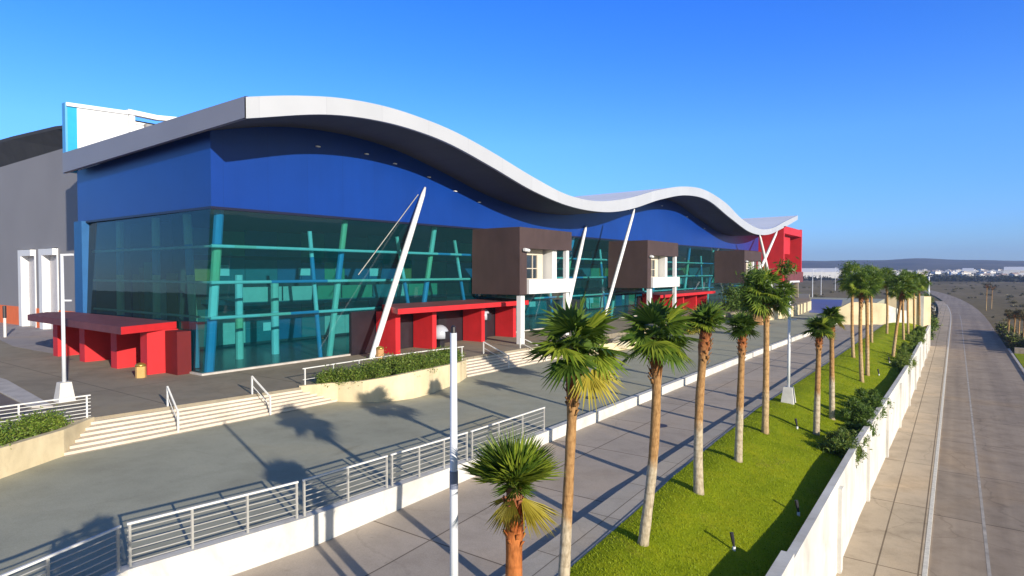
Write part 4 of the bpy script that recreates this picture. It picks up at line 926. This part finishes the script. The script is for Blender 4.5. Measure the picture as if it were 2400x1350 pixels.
mb = MB(); mb.prism([(-4.6, 121), (-3.62, 121), (-3.62, 180), (-10, 180), (-10, 130)], -5.6, ZSW + .02); struct(mb, 'left_verge', M['lawn'], 'rough green verge beyond the wall')
shrub('rough light green scrub on the verge beyond the white wall', [(-5 + 1.2 * math.sin(k * 2.3), 124 + k * 4, ZSW + .5, 1.0) for k in range(13)], 4200, .22, ('hedge_bright', 'hedge'), 97)
shrub('dark brown scrub clump left of the street bend', [(-7 - .3 * k + 1.5 * math.sin(k * 2.3), 185 + k * 7, ZSW + 1.0, 2.0) for k in range(12)], 4200, .35, ('scrub', 'farwood'), 98)
for x0, x1_, y0_, h_, lb in ((-6.6, -3.8, 176, -4.6, 'low pale concrete block on the verge near the bend'), (-8.5, -4.6, 214, -3.6, 'higher pale concrete block behind the scrub near the bend')):
    mb = MB(); mb.box(x0, x1_, y0_, y0_ + 2, -5.4, h_); mb.box(x0 + .4, x1_ - .4, y0_ + .3, y0_ + 1.7, h_, h_ + .2); tag(mb.build('concrete_block', M['wallwhite']), lb, 'block')
def bigpole(label, x, y, h_, r=.16):
    t = thing('utility_pole', label, 'pole', (x, y, -5.5), 'slim poles on the plain'); mb = MB(); mb.tube([(x, y, -5.6), (x, y, -5.4 + h_)], [r, r * .7], 8); mb.build('pole', M['lampw'], t)
    mb = MB(); mb.bar((x, y, -5.5 + h_), (x + 1.4, y + .6, -5.3 + h_), .16, .12); mb.build('arm', M['lampw'], t)
for k, (x, y, h_) in enumerate([(-47, 274, 13), (-57, 356, 12.5), (-63, 445, 15), (-40, 500, 12)]): bigpole(('slim pole right of the red portal', 'thin pole second from the red portal', 'slim pole behind the dark bushes', 'short pole far out left of the bushy palms')[k], x, y, h_)
bigpole('thick pale pole left of the street bend', -11.3, 385, 9.5, .55)

# ------------------------------------------------------------------ town far away
rr = random.Random(77)
def house_mesh(w, d, h, roof, mats):
    t = thing('white_house', 'tiny white house in the distant town', 'house', (0, 0, 0), 'white houses of the distant town')
    mb = MB(); mb.box(-w / 2, w / 2, -d / 2, d / 2, -2, h); mb.build('wall', mats[0], t)
    mb = MB()
    if roof == 'flat': mb.box(-w / 2 - .3, w / 2 + .3, -d / 2 - .3, d / 2 + .3, h, h + .5); mb.box(-w * .1, w * .2, -d * .1, d * .2, h + .5, h + 2.2)
    else:
        e = .5; mb.quad((-w / 2 - e, -d / 2 - e, h), (w / 2 + e, -d / 2 - e, h), (w / 2 + e, 0, h + 2.6), (-w / 2 - e, 0, h + 2.6)); mb.quad((w / 2 + e, d / 2 + e, h), (-w / 2 - e, d / 2 + e, h), (-w / 2 - e, 0, h + 2.6), (w / 2 + e, 0, h + 2.6)); mb.quad((w / 2, -d / 2, h), (w / 2, d / 2, h), (w / 2, 0, h + 2.5)); mb.quad((-w / 2, d / 2, h), (-w / 2, -d / 2, h), (-w / 2, 0, h + 2.5))
    mb.build('roof', mats[1], t)
    for q in range(3):
        mb = MB(); mb.box(-w / 2 + w * (.15 + .28 * q), -w / 2 + w * (.3 + .28 * q), -d / 2 - .04, -d / 2 + .02, 1, 2.4); mb.build('window', M['winglass'], t)
    return t
protos = [house_mesh(11, 9, 5.5, 'flat', (M['housew'], M['housew'])), house_mesh(9, 9, 4.5, 'gable', (M['housew'], M['roofred'])), house_mesh(14, 10, 7, 'flat', (M['housew'], M['houseg']))]
usedp = [0, 0, 0]
for k in range(230):
    u = rr.uniform(-.235, .262) if k % 3 else rr.uniform(.0, .262); az = rad(-35.65) ; d = rr.uniform(1000, 2250)
    ang = rad(90 + 35.65) - math.atan((1880 + (2420 - 1880) * rr.random() - 1200) / 1450); x, y = d * math.cos(ang), d * math.sin(ang)
    q = rr.choice((0, 0, 1, 2)); o = protos[q] if not usedp[q] else copy_tree(protos[q]); usedp[q] = 1
    o.location = (x, y, ground_h(x, y)); o.rotation_euler[2] = rr.uniform(-.6, .6) + rad(20); s = rr.uniform(.55, 1.05); o.scale = (s, s, s)
def shed(label, u0, u1, d, h_, base):
    a0 = rad(125.65) - math.atan((u0 - 1200) / 1450); a1 = rad(125.65) - math.atan((u1 - 1200) / 1450); A = Vector((d * math.cos(a0), d * math.sin(a0), 0)); B = Vector((d * math.cos(a1), d * math.sin(a1), 0))
    t_ = (B - A).normalized(); nrm = Vector((-t_.y, t_.x, 0)); t = thing('warehouse', label, 'warehouse', ((A.x + B.x) / 2, (A.y + B.y) / 2, base))
    P = [A, B, B + nrm * 40, A + nrm * 40]; mb = MB(); mb.prism([(q.x, q.y) for q in P], base - 3, base + h_); mb.build('wall', M['housew'], t)
    mb = MB(); R0 = (A + nrm * 20) + Vector((0, 0, base + h_ + 5)); R1 = (B + nrm * 20) + Vector((0, 0, base + h_ + 5)); z = Vector((0, 0, base + h_ + .05))
    mb.quad(P[0] + z, P[1] + z, R1, R0); mb.quad(P[2] + z, P[3] + z, R0, R1); mb.quad(P[1] + z, P[2] + z, R1); mb.quad(P[3] + z, P[0] + z, R0); mb.build('roof', M['white'], t)
shed('long white warehouse beside the red portal on the horizon', 1872, 1966, 900, 5.2, 1.5); shed('white warehouse at the right edge of the horizon', 2352, 2440, 1250, 8, 2.0)
shed('white shed in the middle of the distant town', 2255, 2282, 1500, 5, 4.5)
a = rad(125.65) - math.atan((1983 - 1200) / 1450); tx, ty = 1200 * math.cos(a), 1200 * math.sin(a); t = thing('water_tower', 'thin pale water tower rising from the distant town', 'tower', (tx, ty, 0)); mb = MB(); mb.tube([(tx, ty, -2), (tx, ty, 18)], [2.2, 1.6], 10); mb.build('shaft', M['housew'], t); mb = MB(); mb.tube([(tx, ty, 18), (tx, ty, 20), (tx, ty, 23), (tx, ty, 24)], [1.7, 3, 3, .5], 12); mb.build('tank', M['houseg'], t)
rng = np.random.default_rng(12); n = 900; bl = []
for k in range(n):
    d = rng.uniform(820, 1050) if k < 380 else rng.uniform(1050, 2300); ang = rad(125.65) - math.atan((1850 + 640 * rng.random() - 1200) / 1450); x, y = d * math.cos(ang), d * math.sin(ang); r = rng.uniform(1.6, 4.2) * (1.2 if k < 380 else 1); bl.append((x, y, ground_h(x, y) + r * .45, r))
V, F = leaf_cloud(bl, 30000, 1.3, rng, .7); tag(np_build('far_wood', V, F, M['farwood']), 'dark belt of trees and scrub round the distant town', 'wood', kind='stuff')
bl = []
for k in range(170):
    d = 140 + 640 * rng.random() ** 1.2; ang = rad(125.65) - math.atan((1885 + 560 * rng.random() - 1200) / 1450); x, y = d * math.cos(ang), d * math.sin(ang)
    if (-9 + sx(y) < x < 8 + sx(y)) or (x < -10 and y < 205): continue
    r = rng.uniform(.4, 1.3); bl.append((x, y, ground_h(x, y) + r * .3, r))
V, F = leaf_cloud(bl, 8000, .35, rng, .6); tag(np_build('plain_scrub', V, F, M['scrub']), 'low dry scrub scattered over the brown plain', 'scrub', kind='stuff')

# ------------------------------------------------------------------ air, sky, sun, camera
HAZE = 0.0002
mb = MB(); mb.box(-4600, 4600, -300, 4700, -9, 140); hz = mb.build('haze', M['white']); hz['kind'] = 'stuff'
hz.data.materials.clear(); m = bpy.data.materials.new('air'); m.use_nodes = True; nt = m.node_tree; nt.nodes.remove(nt.nodes['Principled BSDF'])
pv = nt.nodes.new('ShaderNodeVolumePrincipled'); pv.inputs['Color'].default_value = (.5, .66, 1, 1); pv.inputs['Density'].default_value = HAZE; pv.inputs['Anisotropy'].default_value = .2
nt.links.new(pv.outputs[0], nt.nodes['Material Output'].inputs['Volume']); hz.data.materials.append(m)

EL, SAZ = 15.5, (.945, -.327)
w = bpy.data.worlds.new('World'); sc.world = w; w.use_nodes = True; nt = w.node_tree
sky = nt.nodes.new('ShaderNodeTexSky'); sky.sky_type = 'NISHITA'; sky.sun_disc = False; sky.sun_elevation = rad(EL); sky.sun_rotation = math.atan2(SAZ[0], SAZ[1])
sky.altitude = 0; sky.air_density = 1.0; sky.dust_density = .2; sky.ozone_density = 2.0
hs = nt.nodes.new('ShaderNodeHueSaturation'); hs.inputs['Saturation'].default_value = 1.1; nt.links.new(sky.outputs[0], hs.inputs['Color'])
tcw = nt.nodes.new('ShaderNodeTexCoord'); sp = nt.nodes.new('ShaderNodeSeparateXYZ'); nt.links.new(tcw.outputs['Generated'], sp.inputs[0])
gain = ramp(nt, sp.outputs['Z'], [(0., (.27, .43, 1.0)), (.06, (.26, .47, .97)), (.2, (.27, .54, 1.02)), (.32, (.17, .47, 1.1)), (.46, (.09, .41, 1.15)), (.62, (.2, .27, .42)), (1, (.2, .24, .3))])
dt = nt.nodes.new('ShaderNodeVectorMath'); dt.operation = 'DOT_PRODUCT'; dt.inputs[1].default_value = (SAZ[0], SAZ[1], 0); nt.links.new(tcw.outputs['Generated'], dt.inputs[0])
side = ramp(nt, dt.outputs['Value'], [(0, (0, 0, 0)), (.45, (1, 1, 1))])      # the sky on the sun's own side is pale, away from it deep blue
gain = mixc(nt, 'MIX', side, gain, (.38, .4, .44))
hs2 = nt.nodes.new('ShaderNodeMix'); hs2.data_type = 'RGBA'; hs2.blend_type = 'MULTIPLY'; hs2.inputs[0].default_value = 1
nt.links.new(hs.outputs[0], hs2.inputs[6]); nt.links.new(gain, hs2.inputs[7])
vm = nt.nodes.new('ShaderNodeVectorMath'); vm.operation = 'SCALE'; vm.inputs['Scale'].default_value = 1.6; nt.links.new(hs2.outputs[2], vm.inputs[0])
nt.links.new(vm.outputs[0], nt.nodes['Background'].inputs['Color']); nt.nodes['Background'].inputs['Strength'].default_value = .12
sl = bpy.data.lights.new('sun', 'SUN'); sl.energy = 4.6; sl.angle = rad(.5); sl.color = (1, .91, .78); so = bpy.data.objects.new('sun', sl); COL.objects.link(so)
ts = Vector((SAZ[0] * math.cos(rad(EL)), SAZ[1] * math.cos(rad(EL)), math.sin(rad(EL)))); so.rotation_euler = ts.to_track_quat('Z', 'Y').to_euler(); so.location = (30, -20, 40)
cam = bpy.data.cameras.new('camera'); cam.lens = 1450 / 2400 * 36; cam.sensor_width = 36; cam.clip_start = .1; cam.clip_end = 12000
co = bpy.data.objects.new('camera', cam); COL.objects.link(co); co.location = (0, 0, 6.4); co.rotation_euler = (rad(90 - 1.46), 0, rad(35.65)); sc.camera = co
sc.view_settings.view_transform = 'Standard'; sc.view_settings.look = 'None'; sc.view_settings.exposure = .5; sc.view_settings.gamma = 1
sc.cycles.volume_bounces = 0; sc.cycles.max_bounces = 8; sc.cycles.transparent_max_bounces = 12; sc.cycles.sample_clamp_indirect = 6
sc.cycles.use_denoising = True
